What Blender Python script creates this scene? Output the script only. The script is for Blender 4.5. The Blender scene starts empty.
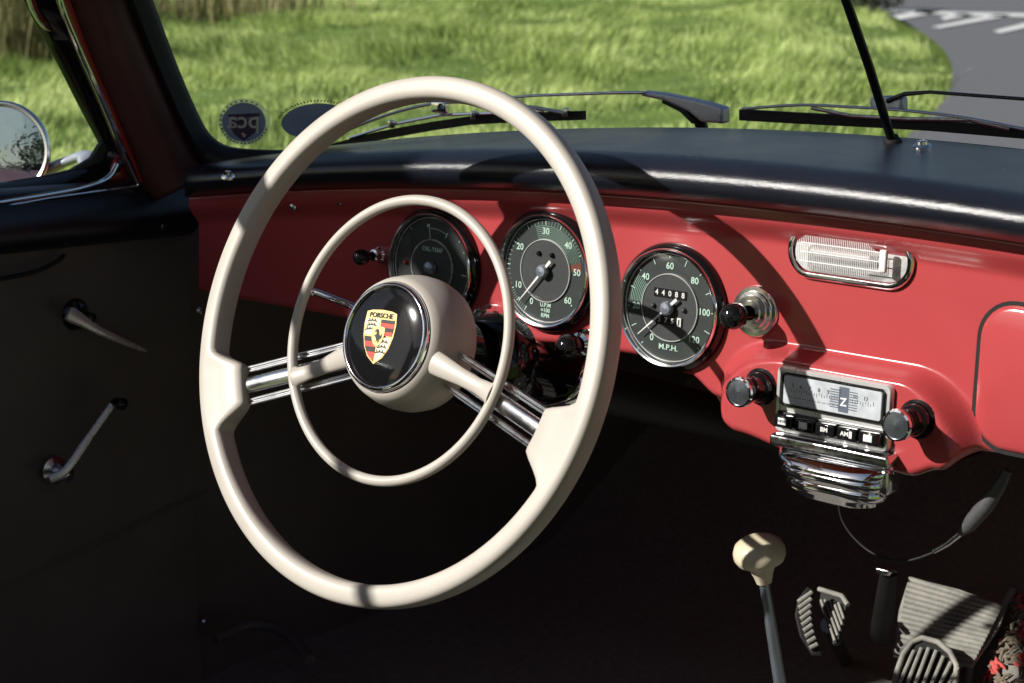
import bpy, bmesh, math, random
import numpy as np
from mathutils import Vector, Matrix
random.seed(7); rng = np.random.default_rng(7)
S = bpy.context.scene; COL = S.collection
R = math.radians
V = Vector

# ------------------------------------------------------------------ camera solution (metres, x right, y forward, z up)
YAW, PIT, FPX = .69863, .2277, 2050.3
CAM = V((1.06604, -1.31805, 1.21713))
FWD = V((-math.sin(YAW)*math.cos(PIT), math.cos(YAW)*math.cos(PIT), -math.sin(PIT)))
RGT = FWD.cross(V((0, 0, 1))).normalized(); UPV = RGT.cross(FWD)
def hit(px, py, p0, n):
    """the point of a real plane (point p0, normal n) that a photo pixel shows"""
    d = FWD*FPX + RGT*(px-512) + UPV*(341.5-py)
    return CAM + d*(((V(p0)-CAM).dot(V(n)))/d.dot(V(n)))
def at(px, py, ax, v):
    n = V((ax == 'x', ax == 'y', ax == 'z')); return hit(px, py, n*v, n)

# ------------------------------------------------------------------ materials
def mat(name, col, rough=.5, metal=0., var=.0, vscale=30, bump=0., bscale=200, col2=None, coat=0., rvar=0., spec=.5, sheen=0., coord='Object', stretch=None, rough2=None):
    m = bpy.data.materials.new(name); m.use_nodes = True; N = m.node_tree.nodes; L = m.node_tree.links
    b = N['Principled BSDF']; b.inputs['Base Color'].default_value = (*col, 1); b.inputs['Roughness'].default_value = rough
    b.inputs['Metallic'].default_value = metal; b.inputs['Coat Weight'].default_value = coat; b.inputs['Coat Roughness'].default_value = .08
    b.inputs['Specular IOR Level'].default_value = spec
    if sheen: b.inputs['Sheen Weight'].default_value = sheen; b.inputs['Sheen Roughness'].default_value = .5
    tc = N.new('ShaderNodeTexCoord'); vec = tc.outputs[coord]
    if stretch:
        mp = N.new('ShaderNodeMapping'); mp.inputs['Scale'].default_value = stretch; L.new(vec, mp.inputs['Vector']); vec = mp.outputs[0]
    if var or col2 or rvar:
        n = N.new('ShaderNodeTexNoise'); n.inputs['Scale'].default_value = vscale; n.inputs['Detail'].default_value = 6; n.inputs['Roughness'].default_value = .65
        L.new(vec, n.inputs['Vector'])
        if var or col2:
            r = N.new('ShaderNodeValToRGB'); r.color_ramp.elements[0].position = .3; r.color_ramp.elements[1].position = .7
            c2 = col2 or tuple(c*(1-var) for c in col)
            r.color_ramp.elements[0].color = (*c2, 1); r.color_ramp.elements[1].color = (*col, 1)
            L.new(n.outputs['Fac'], r.inputs['Fac']); L.new(r.outputs['Color'], b.inputs['Base Color'])
        if rvar:
            q = N.new('ShaderNodeMapRange'); q.inputs['From Min'].default_value = .3; q.inputs['From Max'].default_value = .7
            q.inputs['To Min'].default_value = max(.02, rough-rvar); q.inputs['To Max'].default_value = rough+rvar
            L.new(n.outputs['Fac'], q.inputs['Value']); L.new(q.outputs[0], b.inputs['Roughness'])
    if bump:
        n2 = N.new('ShaderNodeTexNoise'); n2.inputs['Scale'].default_value = bscale; n2.inputs['Detail'].default_value = 4
        L.new(vec, n2.inputs['Vector'])
        bp = N.new('ShaderNodeBump'); bp.inputs['Strength'].default_value = bump; bp.inputs['Distance'].default_value = .001
        L.new(n2.outputs['Fac'], bp.inputs['Height']); L.new(bp.outputs[0], b.inputs['Normal'])
    return m
def glass(name, tint=(1, 1, 1), gain=1.0, rough=0.0, smudge=0.):
    m = bpy.data.materials.new(name); m.use_nodes = True; N = m.node_tree.nodes; L = m.node_tree.links; N.clear()
    o = N.new('ShaderNodeOutputMaterial'); mx = N.new('ShaderNodeMixShader'); t = N.new('ShaderNodeBsdfTransparent'); g = N.new('ShaderNodeBsdfGlossy')
    t.inputs['Color'].default_value = (*tint, 1); g.inputs['Roughness'].default_value = rough
    f = N.new('ShaderNodeLayerWeight'); f.inputs['Blend'].default_value = .5
    p5 = N.new('ShaderNodeMath'); p5.operation = 'POWER'; p5.inputs[1].default_value = 5; L.new(f.outputs['Facing'], p5.inputs[0])
    a = N.new('ShaderNodeMath'); a.operation = 'MULTIPLY_ADD'; a.inputs[1].default_value = .95*gain; a.inputs[2].default_value = .045*gain; L.new(p5.outputs[0], a.inputs[0])
    L.new(a.outputs[0], mx.inputs[0]); L.new(t.outputs[0], mx.inputs[1]); L.new(g.outputs[0], mx.inputs[2])
    if smudge:
        d = N.new('ShaderNodeBsdfDiffuse'); d.inputs['Color'].default_value = (.8, .8, .78, 1); m2 = N.new('ShaderNodeMixShader')
        tc = N.new('ShaderNodeTexCoord'); n = N.new('ShaderNodeTexNoise'); n.inputs['Scale'].default_value = 9; n.inputs['Detail'].default_value = 8
        L.new(tc.outputs['Object'], n.inputs['Vector'])
        k = N.new('ShaderNodeMath'); k.operation = 'MULTIPLY'; k.inputs[1].default_value = smudge; L.new(n.outputs['Fac'], k.inputs[0])
        L.new(k.outputs[0], m2.inputs[0]); L.new(mx.outputs[0], m2.inputs[1]); L.new(d.outputs[0], m2.inputs[2]); L.new(m2.outputs[0], o.inputs[0])
    else: L.new(mx.outputs[0], o.inputs[0])
    return m
M = {}
M['red'] = mat('red_paint', (.44, .060, .064), .24, var=.10, vscale=7, coat=.35, rvar=.06, bump=.05, bscale=60)
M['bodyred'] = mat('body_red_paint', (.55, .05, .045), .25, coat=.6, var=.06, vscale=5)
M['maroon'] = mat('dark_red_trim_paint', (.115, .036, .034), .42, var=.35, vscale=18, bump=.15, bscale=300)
M['cream'] = mat('cream_plastic', (.535, .495, .435), .42, var=.14, vscale=6, coat=.06, rvar=.1, bump=.04, bscale=90)
M['ivory'] = mat('ivory_plastic', (.70, .62, .44), .35, var=.12, vscale=50, coat=.2)
M['chrome'] = mat('chrome', (.88, .89, .90), .06, 1., rvar=.04, vscale=40, bump=.05, bscale=80)
M['spokechrome'] = mat('spoke_chrome', (.92, .93, .94), .17, 1., rvar=.05, vscale=60)
M['dullchrome'] = mat('worn_chrome', (.72, .73, .74), .18, 1., rvar=.1, vscale=120, bump=.15, bscale=260)
M['padding'] = mat('black_padded_vinyl', (.012, .0145, .023), .22, var=.3, vscale=10, bump=.35, bscale=900, rvar=.07, spec=.6)
M['vinyl'] = mat('dark_brown_vinyl', (.13, .115, .105), .40, var=.3, vscale=8, bump=.4, bscale=700, spec=.35)
M['carpet'] = mat('charcoal_carpet', (.26, .245, .22), .95, var=.35, vscale=140, bump=1., bscale=700, spec=.1, sheen=.05)
M['rubber'] = mat('black_rubber', (.012, .012, .012), .6, var=.3, vscale=60, bump=.2, bscale=400, spec=.35)
M['greyrubber'] = mat('grey_ribbed_rubber', (.34, .33, .29), .7, col2=(.17, .165, .15), vscale=45, bump=.4, bscale=300)
M['seal'] = mat('perished_seal_rubber', (.07, .085, .07), .5, var=.3, vscale=60, bump=.2, bscale=300)
M['blackgloss'] = mat('black_bakelite', (.008, .008, .009), .07, coat=.0)
M['dial'] = mat('dial_black', (.026, .034, .032), .5, var=.2, vscale=80)
M['dialgrey'] = mat('dial_inner_grey', (.050, .054, .055), .45, var=.2, vscale=80)
M['mark'] = mat('dial_marking_green', (.50, .70, .58), .6)
M['markdim'] = mat('dial_marking_dim_green', (.22, .36, .28), .6)
M['marked'] = mat('dial_marking_red', (.25, .07, .04), .6)
M['white'] = mat('white_paint', (.82, .82, .80), .5, var=.1, vscale=80)
M['gold'] = mat('gold_enamel', (.75, .52, .20), .3, .6)
M['enamelwhite'] = mat('cream_enamel', (.80, .72, .52), .3)
M['enamelred'] = mat('red_enamel', (.62, .05, .03), .3)
M['enamelblack'] = mat('black_enamel', (.01, .01, .01), .3)
M['redlamp'] = mat('red_warning_lens', (.25, .03, .02), .2)
M['steel'] = mat('brushed_grey_steel', (.34, .38, .44), .38, .85, rvar=.1, vscale=80, bump=.1, bscale=200)
M['darksteel'] = mat('dark_spun_metal', (.20, .225, .26), .28, .9, rvar=.08, vscale=60)
M['bluegrey'] = mat('silver_grey_metal', (.52, .56, .64), .32, .45, rvar=.08, vscale=50)
M['glass'] = glass('windscreen_glass', (.98, .99, .985), .6, smudge=.009)
M['lens'] = glass('gauge_lens', (.98, .98, .98), .8)
M['lampglass'] = glass('clear_plastic', (.97, .97, .97), 2.2, rough=.03)
M['lamplens'] = mat('ribbed_clear_plastic', (.90, .90, .90), .15)
M['silver'] = mat('bright_silver', (.80, .80, .79), .28, .55, rvar=.06, vscale=50)
M['reflector'] = mat('white_reflector', (.88, .88, .87), .25, .35, bump=1., bscale=160)
M['mirror'] = mat('mirror_glass', (.82, .84, .86), .02, 1., bump=.25, bscale=35)
M['stickerblue'] = mat('sticker_slate_blue', (.40, .46, .66), .6, var=.2, vscale=60)
M['stickerpale'] = mat('sticker_pale_ring', (.80, .88, .88), .6, var=.2, vscale=300)
M['stickershield'] = mat('sticker_dark_shield', (.24, .15, .25), .6)
M['radioface'] = mat('radio_dial_pale', (.62, .66, .70), .28, var=.35, vscale=70, coat=.5)
M['ink'] = mat('slate_ink', (.10, .12, .16), .5)
M['connector'] = mat('grey_connector', (.085, .085, .09), .5, var=.3, vscale=200)

for k_ in ('stickerblue', 'stickerpale', 'stickershield'):
    nt = M[k_].node_tree; t_ = nt.nodes.new('ShaderNodeBsdfTranslucent'); mx_ = nt.nodes.new('ShaderNodeMixShader'); mx_.inputs[0].default_value = .5
    ramp = [n_ for n_ in nt.nodes if n_.type == 'VALTORGB']
    if ramp: nt.links.new(ramp[0].outputs[0], t_.inputs[0])
    else: t_.inputs[0].default_value = nt.nodes['Principled BSDF'].inputs['Base Color'].default_value
    nt.links.new(nt.nodes['Principled BSDF'].outputs[0], mx_.inputs[1]); nt.links.new(t_.outputs[0], mx_.inputs[2]); tr_ = nt.nodes.new('ShaderNodeBsdfTransparent'); m2_ = nt.nodes.new('ShaderNodeMixShader'); m2_.inputs[0].default_value = {'stickerpale': .5, 'stickerblue': .16, 'stickershield': .08}[k_]; nt.links.new(mx_.outputs[0], m2_.inputs[1]); nt.links.new(tr_.outputs[0], m2_.inputs[2]); nt.links.new(m2_.outputs[0], nt.nodes['Material Output'].inputs[0])
# ------------------------------------------------------------------ mesh builder
def ortho(d):
    d = d.normalized(); a = V((0, 0, 1)) if abs(d.z) < .9 else V((1, 0, 0)); x = d.cross(a).normalized(); return x, x.cross(d).normalized()
class MB:
    def __init__(s): s.v = []; s.f = []
    def add(s, vs, fs, M4=None):
        o = len(s.v); s.v += [tuple(M4 @ V(p)) if M4 else tuple(p) for p in vs]; s.f += [tuple(i+o for i in f) for f in fs]; return s
    def box(s, c, h, M4=None, bev=0):
        x, y, z = h; c = V(c)
        if not bev:
            vs = [c+V((i*x, j*y, k*z)) for i in (-1, 1) for j in (-1, 1) for k in (-1, 1)]
            return s.add(vs, [(0, 1, 3, 2), (4, 6, 7, 5), (0, 4, 5, 1), (2, 3, 7, 6), (0, 2, 6, 4), (1, 5, 7, 3)], M4)
        b = bmesh.new(); bmesh.ops.create_cube(b, size=2, matrix=Matrix.Translation(c) @ Matrix.Diagonal((x, y, z, 1)))
        bmesh.ops.bevel(b, geom=list(b.edges), offset=bev, segments=3, affect='EDGES', profile=.5)
        b.verts.index_update(); s.add([v.co.copy() for v in b.verts], [[v.index for v in f.verts] for f in b.faces], M4); b.free(); return s
    def tube(s, pts, r, n=16, M4=None, flat=None, upv=None, cap=True):
        pts = [V(p) for p in pts]; k = len(pts); rs = r if isinstance(r, (list, tuple)) else [r]*k
        vs = []; prev = None
        for i, p in enumerate(pts):
            d = (pts[min(i+1, k-1)]-pts[max(i-1, 0)]).normalized()
            if upv is not None: x = d.cross(V(upv)).normalized(); y = x.cross(d).normalized()
            elif prev is None: x, y = ortho(d)
            else: x = (prev - d*prev.dot(d)).normalized(); y = x.cross(d)
            prev = x
            for j in range(n):
                a = 2*math.pi*j/n; vs.append(p + x*rs[i]*math.cos(a) + y*rs[i]*(flat or 1)*math.sin(a))
        fs = [(i*n+j, i*n+(j+1) % n, (i+1)*n+(j+1) % n, (i+1)*n+j) for i in range(k-1) for j in range(n)]
        if cap: fs += [tuple(range(n-1, -1, -1)), tuple(range((k-1)*n, k*n))]
        return s.add(vs, fs, M4)
    def lathe(s, prof, o, ax, n=48, M4=None, cap=False):
        """prof: (radius, height along ax)"""
        o = V(o); ax = V(ax).normalized(); x, y = ortho(ax); vs = []; fs = []; k = len(prof)
        for r, h in prof:
            for j in range(n):
                a = 2*math.pi*j/n; vs.append(o + ax*h + (x*math.cos(a)+y*math.sin(a))*max(r, 1e-6))
        fs = [(i*n+j, i*n+(j+1) % n, (i+1)*n+(j+1) % n, (i+1)*n+j) for i in range(k-1) for j in range(n)]
        if cap: fs += [tuple(range(n-1, -1, -1)), tuple(range((k-1)*n, k*n))]
        return s.add(vs, fs, M4)
    def prism(s, poly, h, M4=None, z0=0.):
        n = len(poly); vs = [(x, y, z0) for x, y in poly]+[(x, y, z0+h) for x, y in poly]
        return s.add(vs, [tuple(range(n-1, -1, -1)), tuple(range(n, 2*n))]+[(i, (i+1) % n, n+(i+1) % n, n+i) for i in range(n)], M4)
    def strip(s, A, B, th=0., nrm=None):
        A = [V(a) for a in A]; B = [V(b) for b in B]; n = len(A)
        if not th: return s.add(A+B, [(i, i+1, n+i+1, n+i) for i in range(n-1)])
        t = V(nrm).normalized()*th; vs = A+B+[a+t for a in A]+[b+t for b in B]; fs = []
        for i in range(n-1): fs += [(i, i+1, n+i+1, n+i), (2*n+i, 3*n+i, 3*n+i+1, 2*n+i+1), (i, 2*n+i, 2*n+i+1, i+1), (n+i, n+i+1, 3*n+i+1, 3*n+i)]
        fs += [(0, n, 3*n, 2*n), (n-1, 3*n-1, 4*n-1, 2*n-1)]
        return s.add(vs, fs)
    def grid(s, P, closed=False):
        h = len(P); w = len(P[0]); vs = [p for row in P for p in row]
        return s.add(vs, [(i*w+j, i*w+(j+1) % w, (i+1)*w+(j+1) % w, (i+1)*w+j) for i in range(h-1) for j in range(w if closed else w-1)])
    def build(s, name, m, parent=None, smooth=35, bev=0, solid=0, offs=0, sub=0):
        me = bpy.data.meshes.new(name); me.from_pydata([tuple(p) for p in s.v], [], s.f); me.update()
        b = bmesh.new(); b.from_mesh(me); bmesh.ops.remove_doubles(b, verts=b.verts, dist=1e-6); bmesh.ops.recalc_face_normals(b, faces=b.faces); b.to_mesh(me); b.free()
        o = bpy.data.objects.new(name, me); COL.objects.link(o); me.materials.append(m)
        if parent: o.parent = parent; o.matrix_parent_inverse = parent.matrix_basis.inverted()
        if smooth:
            me.shade_smooth()
            try: me.set_sharp_from_angle(angle=R(smooth))
            except Exception: pass
        if solid: q = o.modifiers.new('solid', 'SOLIDIFY'); q.thickness = solid; q.offset = offs
        if bev: q = o.modifiers.new('bevel', 'BEVEL'); q.width = bev; q.segments = 3; q.limit_method = 'ANGLE'; q.angle_limit = R(40)
        if sub: q = o.modifiers.new('sub', 'SUBSURF'); q.levels = q.render_levels = sub
        return o
def tag(o, label=None, cat=None, group=None, kind=None):
    if label: o['label'] = label
    if cat: o['category'] = cat
    if group: o['group'] = group
    if kind: o['kind'] = kind
    return o
def thing(name, loc, label, cat, group=None):
    o = bpy.data.objects.new(name, None); COL.objects.link(o); o.location = loc; o.empty_display_size = .05
    return tag(o, label, cat, group)
def textmesh(mb, s, size, M4, mirror=False, bold=0., align='CENTER', sx=1.):
    c = bpy.data.curves.new('t', 'FONT'); c.body = s; c.size = size; c.align_x = align; c.align_y = 'CENTER'; c.extrude = .00012; c.offset = bold; c.resolution_u = 3
    o = bpy.data.objects.new('t', c); COL.objects.link(o); bpy.context.view_layer.update()
    me = o.evaluated_get(bpy.context.evaluated_depsgraph_get()).to_mesh()
    k = Matrix.Diagonal((-sx if mirror else sx, 1, 1, 1))
    mb.add([k @ v.co for v in me.vertices], [tuple(p.vertices) for p in me.polygons], M4)
    o.to_mesh_clear(); bpy.data.objects.remove(o); bpy.data.curves.remove(c)
def frame(o, x, y, n):
    m = Matrix.Identity(4)
    for i, a in enumerate((V(x).normalized(), V(y).normalized(), V(n).normalized())):
        for j in range(3): m[j][i] = a[j]
    m.translation = V(o); return m
def circle(r, n=48, cx=0, cy=0, ry=None): return [(cx+r*math.cos(2*math.pi*i/n), cy+(ry or r)*math.sin(2*math.pi*i/n)) for i in range(n)]
def rrect(w, h, r, n=8, cx=0, cy=0):
    o = []
    for sx, sy, a0 in ((1, 1, 0), (-1, 1, 90), (-1, -1, 180), (1, -1, 270)):
        for i in range(n+1):
            a = R(a0+90*i/n); o.append((cx+sx*(w/2-r)+r*math.cos(a), cy+sy*(h/2-r)+r*math.sin(a)))
    return o
def smooth_path(pts, n=8):
    pts = [V(p) for p in pts]; out = []
    for i in range(len(pts)-1):
        p0, p1, p2, p3 = pts[max(i-1, 0)], pts[i], pts[i+1], pts[min(i+2, len(pts)-1)]
        for k in range(n):
            t = k/n; out.append(.5*((2*p1)+(p2-p0)*t+(2*p0-5*p1+4*p2-p3)*t*t+(-p0+3*p1-3*p2+p3)*t**3))
    return out+[pts[-1]]
def sstep(a, b, x):
    t = min(1, max(0, (x-a)/(b-a))); return t*t*(3-2*t)

# ------------------------------------------------------------------ dash frame
DT = R(2.69); DU = V((0, math.sin(DT), math.cos(DT))); DN = V((0, -math.cos(DT), math.sin(DT))); DO = V((0, 0, .886)); DX = V((1, 0, 0))
def dp(x, v, d=0.): return DO + DX*x + DU*v + DN*d
def dframe(x, v, d=0., rot=0., yaw=0.):
    return frame(dp(x, v, d), DX, DU, DN) @ Matrix.Rotation(rot, 4, 'Z')
def dhit(px, py, d=0.):
    p = hit(px, py, DO+DN*d, DN); q = p-DO; return q.x, q.dot(DU)
XC = .28
def bulge(x, v):
    # raised radio housing: a rounded box standing proud of the panel
    cx, hx, topv, r = .292, .116, -.029, .056
    if v > -.02 or abs(x-cx) > .16: return 0.
    cx -= (v+.07)*.10
    qx = abs(x-cx)-(hx-r); qv = v-(topv-r)
    d = math.hypot(max(qx, 0), max(qv, 0))+min(max(qx, qv), 0)-r
    w = .011+.013*sstep(.25, .19, x)+.008*sstep(.35, .40, x)
    return .025*sstep(.002, .002-w, d)
def bottom(x):
    """height of the lower edge of the painted panel"""
    pts = [(-.60, -.078), (-.42, -.078), (-.20, -.076), (-.05, -.068), (.03, -.062), (.10, -.060), (.145, -.068), (.175, -.082), (.21, -.100), (.26, -.107), (.36, -.106), (.385, -.097), (.405, -.083), (.45, -.082), (.8, -.084), (1.2, -.09)]
    for (x0, y0), (x1, y1) in zip(pts, pts[1:]):
        if x <= x1: t = (x-x0)/(x1-x0); t = t*t*(3-2*t); return y0+(y1-y0)*t
    return pts[-1][1]
def ztop(x): return 1.004-.131*(x-XC)**2
def yglass(x): return .155-.18*(x-XC)**2
def zlip(x): return .962-.115*(x-XC)**2
X0, X1 = -.440, 1.015

# =================================================================== DASHBOARD
dash = thing('dashboard', (XC, .02, .80), 'red painted metal dashboard with black padded top behind the cream steering wheel', 'dashboard')
# painted panel
rows = []; nx = 560; nv = 120
for j in range(nv+1):
    row = []
    for i in range(nx+1):
        x = X0+(X1-X0)*i/nx; b = bottom(x); vt = (zlip(x)-.886)/math.cos(DT)
        t = j/nv
        if t < .08:   # rolled lower lip turning forward
            a = (1-t/.08)*math.pi*.55; v = b+.007-.007*math.sin(a)*1.0 if a < math.pi/2 else b; d = -.009+.009*math.cos(a)
            v = b+.007*(1-math.sin(a)); d += bulge(x, b+.006)
            row.append(dp(x, v, d)); continue
        v = b+.007+(vt-.0-b-.007)*(t-.08)/.92
        up = v-(vt-.028)
        d = bulge(x, v)
        if up > 0: d += .013*sstep(0, .022, up)   # flares out under the pad
        row.append(dp(x, v, d))
    rows.append(row)
# top of the flare rolls back under the padding
for a in (40, 80, 120, 160):
    rows.append([dp(X0+(X1-X0)*i/nx, (zlip(X0+(X1-X0)*i/nx)-.886)/math.cos(DT)+.004*math.sin(R(a)), .013-.006*(1-math.cos(R(a)))) for i in range(nx+1)])
panel = MB().grid(rows).build('dash_panel', M['red'], dash, smooth=60)
tag(panel, 'red painted metal dash panel with raised radio housing')
# dark underside and back of the panel
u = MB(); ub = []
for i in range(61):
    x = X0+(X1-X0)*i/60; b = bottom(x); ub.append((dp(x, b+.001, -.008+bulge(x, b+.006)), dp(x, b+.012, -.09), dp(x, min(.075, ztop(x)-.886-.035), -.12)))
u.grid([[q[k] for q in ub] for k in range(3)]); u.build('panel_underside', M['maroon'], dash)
# padding
rows = []
for k in range(34):
    row = []
    for i in range(121):
        x = -.446+(X1+.43+.06)*i/120; zl = zlip(x)+.003; zt = ztop(x); yg = yglass(x)
        end = min(1, (i/6))**.5 if i < 6 else 1.; hn = min(.018, (zt-zl)*.46)
        if k <= 14:      # rolled nose
            a = R(-115+k*(115+78)/14); cy = -.012; cz = zl+hn
            y = cy-.030*math.cos(a)*end; z = cz+hn*math.sin(a)
        else:
            t = (k-14)/19; a = R(78); y0 = -.012-.030*math.cos(a)*end; z0 = zl+hn+hn*math.sin(a)
            y = y0+(yg+.012-y0)*t; z = z0+(zt-z0)*(1-(1-t)**2.2) - .006*max(0, t-.9)*10
        row.append(V((x, y, z)))
    rows.append(row)
pad = MB().grid(rows).build('padded_top', M['padding'], dash, smooth=80); tag(pad, 'black padded vinyl dash top with rolled front edge')
def padtop(x, y):
    zl = zlip(x)+.003; zt = ztop(x); yg = yglass(x); y0 = -.012-.030*math.cos(R(78)); hn = min(.018, (zt-zl)*.46); z0 = zl+hn+hn*math.sin(R(78)); t = (y-y0)/(yg+.012-y0)
    return z0+(zt-z0)*(1-(1-t)**2.2)
# glovebox lid
gl = []
def lidpt(x, v, d): return dp(x, v, d)
m = MB(); gx0, gx1, gv0, gv1 = .400, .93, -.078, .028
poly = rrect(gx1-gx0, gv1-gv0, .026, 8, (gx0+gx1)/2, (gv0+gv1)/2); inner = rrect(gx1-gx0-.008, gv1-gv0-.008, .022, 8, (gx0+gx1)/2, (gv0+gv1)/2); mid = rrect(gx1-gx0-.002, gv1-gv0-.002, .025, 8, (gx0+gx1)/2, (gv0+gv1)/2)
n = len(poly); ring = [[dp(x, v, .0005) for x, v in poly], [dp(x, v, .0028) for x, v in mid], [dp(x, v, .0042) for x, v in inner]]
m.grid(ring, closed=True); m.add(ring[2], [tuple(range(n))]); m.build('glovebox_lid', M['red'], dash, smooth=60)
m = MB(); po = rrect(gx1-gx0+.006, gv1-gv0+.006, .029, 8, (gx0+gx1)/2, (gv0+gv1)/2); m.prism(po, .0009, dframe(0, 0, 0)); m.build('lid_gap_seal', M['rubber'], dash)

# ---- gauges
def arc_line(mb, r, a0, a1, w, F, z=.0, n=None):
    n = n or max(2, int(abs(a1-a0)/4)); P = [(r*math.cos(R(a0+(a1-a0)*i/n)), r*math.sin(R(a0+(a1-a0)*i/n))) for i in range(n+1)]; Q = [(x*(r-w)/r, y*(r-w)/r) for x, y in P]
    for i in range(n): mb.prism([P[i], P[i+1], Q[i+1], Q[i]], .0002, F, z)
def tick(mb, a, r0, r1, w, F, z=.0):
    a = R(a); c, s = math.cos(a), math.sin(a); mb.prism([(r0*c+w*s, r0*s-w*c), (r1*c+w*s, r1*s-w*c), (r1*c-w*s, r1*s+w*c), (r0*c-w*s, r0*s+w*c)], .0002, F, z)
GR = .0525
def gauge(x, v, label, kind):
    g = MB()
    o = dp(x, v)
    # black flange and chrome bezel
    dish = MB().lathe([(.0001, .0045), (GR-.006, .0045)], o, DN, 72).build('gauge_dial', M['dial'], dash); dish.name = 'instrument_gauge'; tag(dish, label)
    MB().lathe([(GR-.0005, -.001), (GR, .002), (GR-.001, .0055), (GR-.0035, .0085), (GR-.0045, .009)], o, DN, 96).build('outer_bezel', M['blackgloss'], dish, smooth=50)
    MB().lathe([(GR-.0042, .0085), (GR-.0045, .0105), (GR-.0055, .0115), (GR-.0068, .0108), (GR-.0072, .006), (GR-.0076, .004)], o, DN, 96).build('chrome_bezel', M['spokechrome'], dish, smooth=50)
    MB().lathe([(GR-.0084, .0045), (GR-.0086, .0058), (GR-.0092, .0058), (GR-.0094, .0046)], o, DN, 96).build('inner_ring', M['silver'], dish)
    F = dframe(x, v, .0047); r = GR-.0095
    KD = {'rev': .60, 'speed': .62}.get(kind, .55)
    disc = MB().prism(circle(r*KD, 64), .0008, F).build('inner_disc', M['dialgrey'], dish)
    MB().lathe([(r*KD, 0), (r*KD+.0002, .0015), (r*KD+.0009, .0015), (r*KD+.0011, 0)], dp(x, v, .0047), DN, 72).build('disc_ring', M['silver'], dish)
    mk = MB(); dim = MB(); Fi = dframe(x, v, .0056)
    def put(s, ang, rad, size, mb=mk, FF=F, bold=.00012): textmesh(mb, s, size, FF @ Matrix.Translation((rad*math.cos(R(ang)), rad*math.sin(R(ang)), .0002)), bold=bold)
    def putxy(s, px_, py_, size, mb=mk, FF=F, bold=.0001, sx=1.): textmesh(mb, s, size, FF @ Matrix.Translation((px_, py_, .0002)), bold=bold, sx=sx)
    if kind == 'rev':
        A = [(0, 239), (10, 208), (20, 149), (30, 92), (40, 46), (50, 4), (60, -42)]
        def ang(q):
            for (a, b), (c, d) in zip(A, A[1:]):
                if q <= c: return b+(d-b)*(q-a)/(c-a)
        for q in (10, 20, 30, 40, 50, 60): put(str(q), ang(q), r*.775, .0078, bold=.0001)
        put('0', 243, r*.73, .0074)
        for q in range(0, 46): tick(mk if q % 5 == 0 else dim, ang(q), r*.90, r*.985, .00022 if q % 5 else .00035, F)
        for k, q in enumerate((0, 5, 60)): mk.prism(circle(.0007, 10, r*.9*math.cos(R(ang(q))), r*.9*math.sin(R(ang(q)))), .0003, F)
        for k in range(8): arc_line(dim, r*(.635+k*.036), ang(27), ang(46.5), .0004, F)
        for k in range(8): arc_line(dim, r*(.635+k*.036), ang(42), ang(47), .00022, F)
        rd = MB()
        for k in range(10): arc_line(rd, r*(.63+k*.029), ang(47), ang(49.6), .0007, F)
        rd.build('red_band', M['marked'], dish, smooth=0)
        putxy('U.P.M', 0.001, -r*.68, .0048); putxy('×100', .001, -r*.785, .0048); putxy('RPM', .001, -r*.89, .0048)
        lamps = [(-r*.16, r*.33), (r*.17, r*.33)]; lm = M['blackgloss']; nang = 229
    elif kind == 'speed':
        def ang(q): return 231-2.3*q
        for q in (20, 40, 60, 80, 100, 120): put(str(q), ang(q)+(2 if q == 120 else 0), r*(.78 if q < 100 else .775), .0076, bold=.0001)
        put('0', 238, r*.73, .0076)
        for q in range(0, 121, 10): tick(mk, ang(q), r*(.86 if q in (10, 30, 50, 70, 90, 110) else .93), r*.985, .0003, F)
        for k in range(8): arc_line(dim, r*(.65+k*.038), ang(23), ang(37.5), .0006, F)
        putxy('M.P.H.', 0, -r*.76, .0062, sx=1.15)
        # small counter windows
        MB().box((.0005, r*.265, .0012), (r*.37, .0036, .0003), F).build('odometer_window', M['enamelblack'], dish)
        MB().box((.0005, -r*.245, .0012), (r*.30, .0036, .0003), F).build('trip_window', M['enamelblack'], dish)
        dg = MB()
        for k, ch in enumerate('44088'): putxy(ch, (-.30+.15*k)*r+.0005, r*.265, .0062, dg, dframe(x, v, .0047+.0016))
        for k, ch in enumerate('375'): putxy(ch, (-.22+.15*k)*r+.0005, -r*.245, .0060, dg, dframe(x, v, .0047+.0016))
        dg.box(((.23)*r+.0005, -r*.245, .0016), (.0019, .0036, .0002), F)
        dg.build('counter_digits', M['white'], dish, smooth=0)
        b = MB(); putxy('1', (.23)*r+.0005, -r*.245, .006, b, dframe(x, v, .0047+.0020)); b.build('last_digit', M['enamelblack'], dish, smooth=0)
        lamps = [(-r*.36, 0.0), (r*.34, -.0)]; lm = M['dialgrey']; nang = 222
    else:
        putxy('OEL-TEMP', .0005, r*.36, .0054, mk, Fi)
        arc_line(mk, r*.80, 62, 96, .0006, F); tick(mk, 98, r*.58, r*.80, .0004, F); mk.box((-r*.13, r*.84, .0003), (.0016, .0014, .0002), F)
        tick(mk, 62, r*.72, r*.84, .0006, F); tick(mk, -5, r*.8, r*.95, .0006, F)
        dim = mk
        for q in (0, 25, 40, 130, 150): tick(dim, q, r*.92, r*.985, .0003, F)
        MB().prism([(-r*.93, -r*.35), (-r*.56, -r*.22), (-r*.56, r*.22), (-r*.62, r*.60), (-r*.72, r*.66), (-r*.93, r*.30)], .0004, F).build('lit_sector', M['dialgrey'], dish, smooth=0)  # paler patch painted on for the sunlit part of the dial
        lamps = [(-r*.72, r*.02)]; lm = M['redlamp']; nang = None
    mk.build('dial_numerals', M['mark'], dish, smooth=0)
    if dim.v and dim is not mk: dim.build('dial_ticks', M['markdim'], dish, smooth=0)
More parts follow.
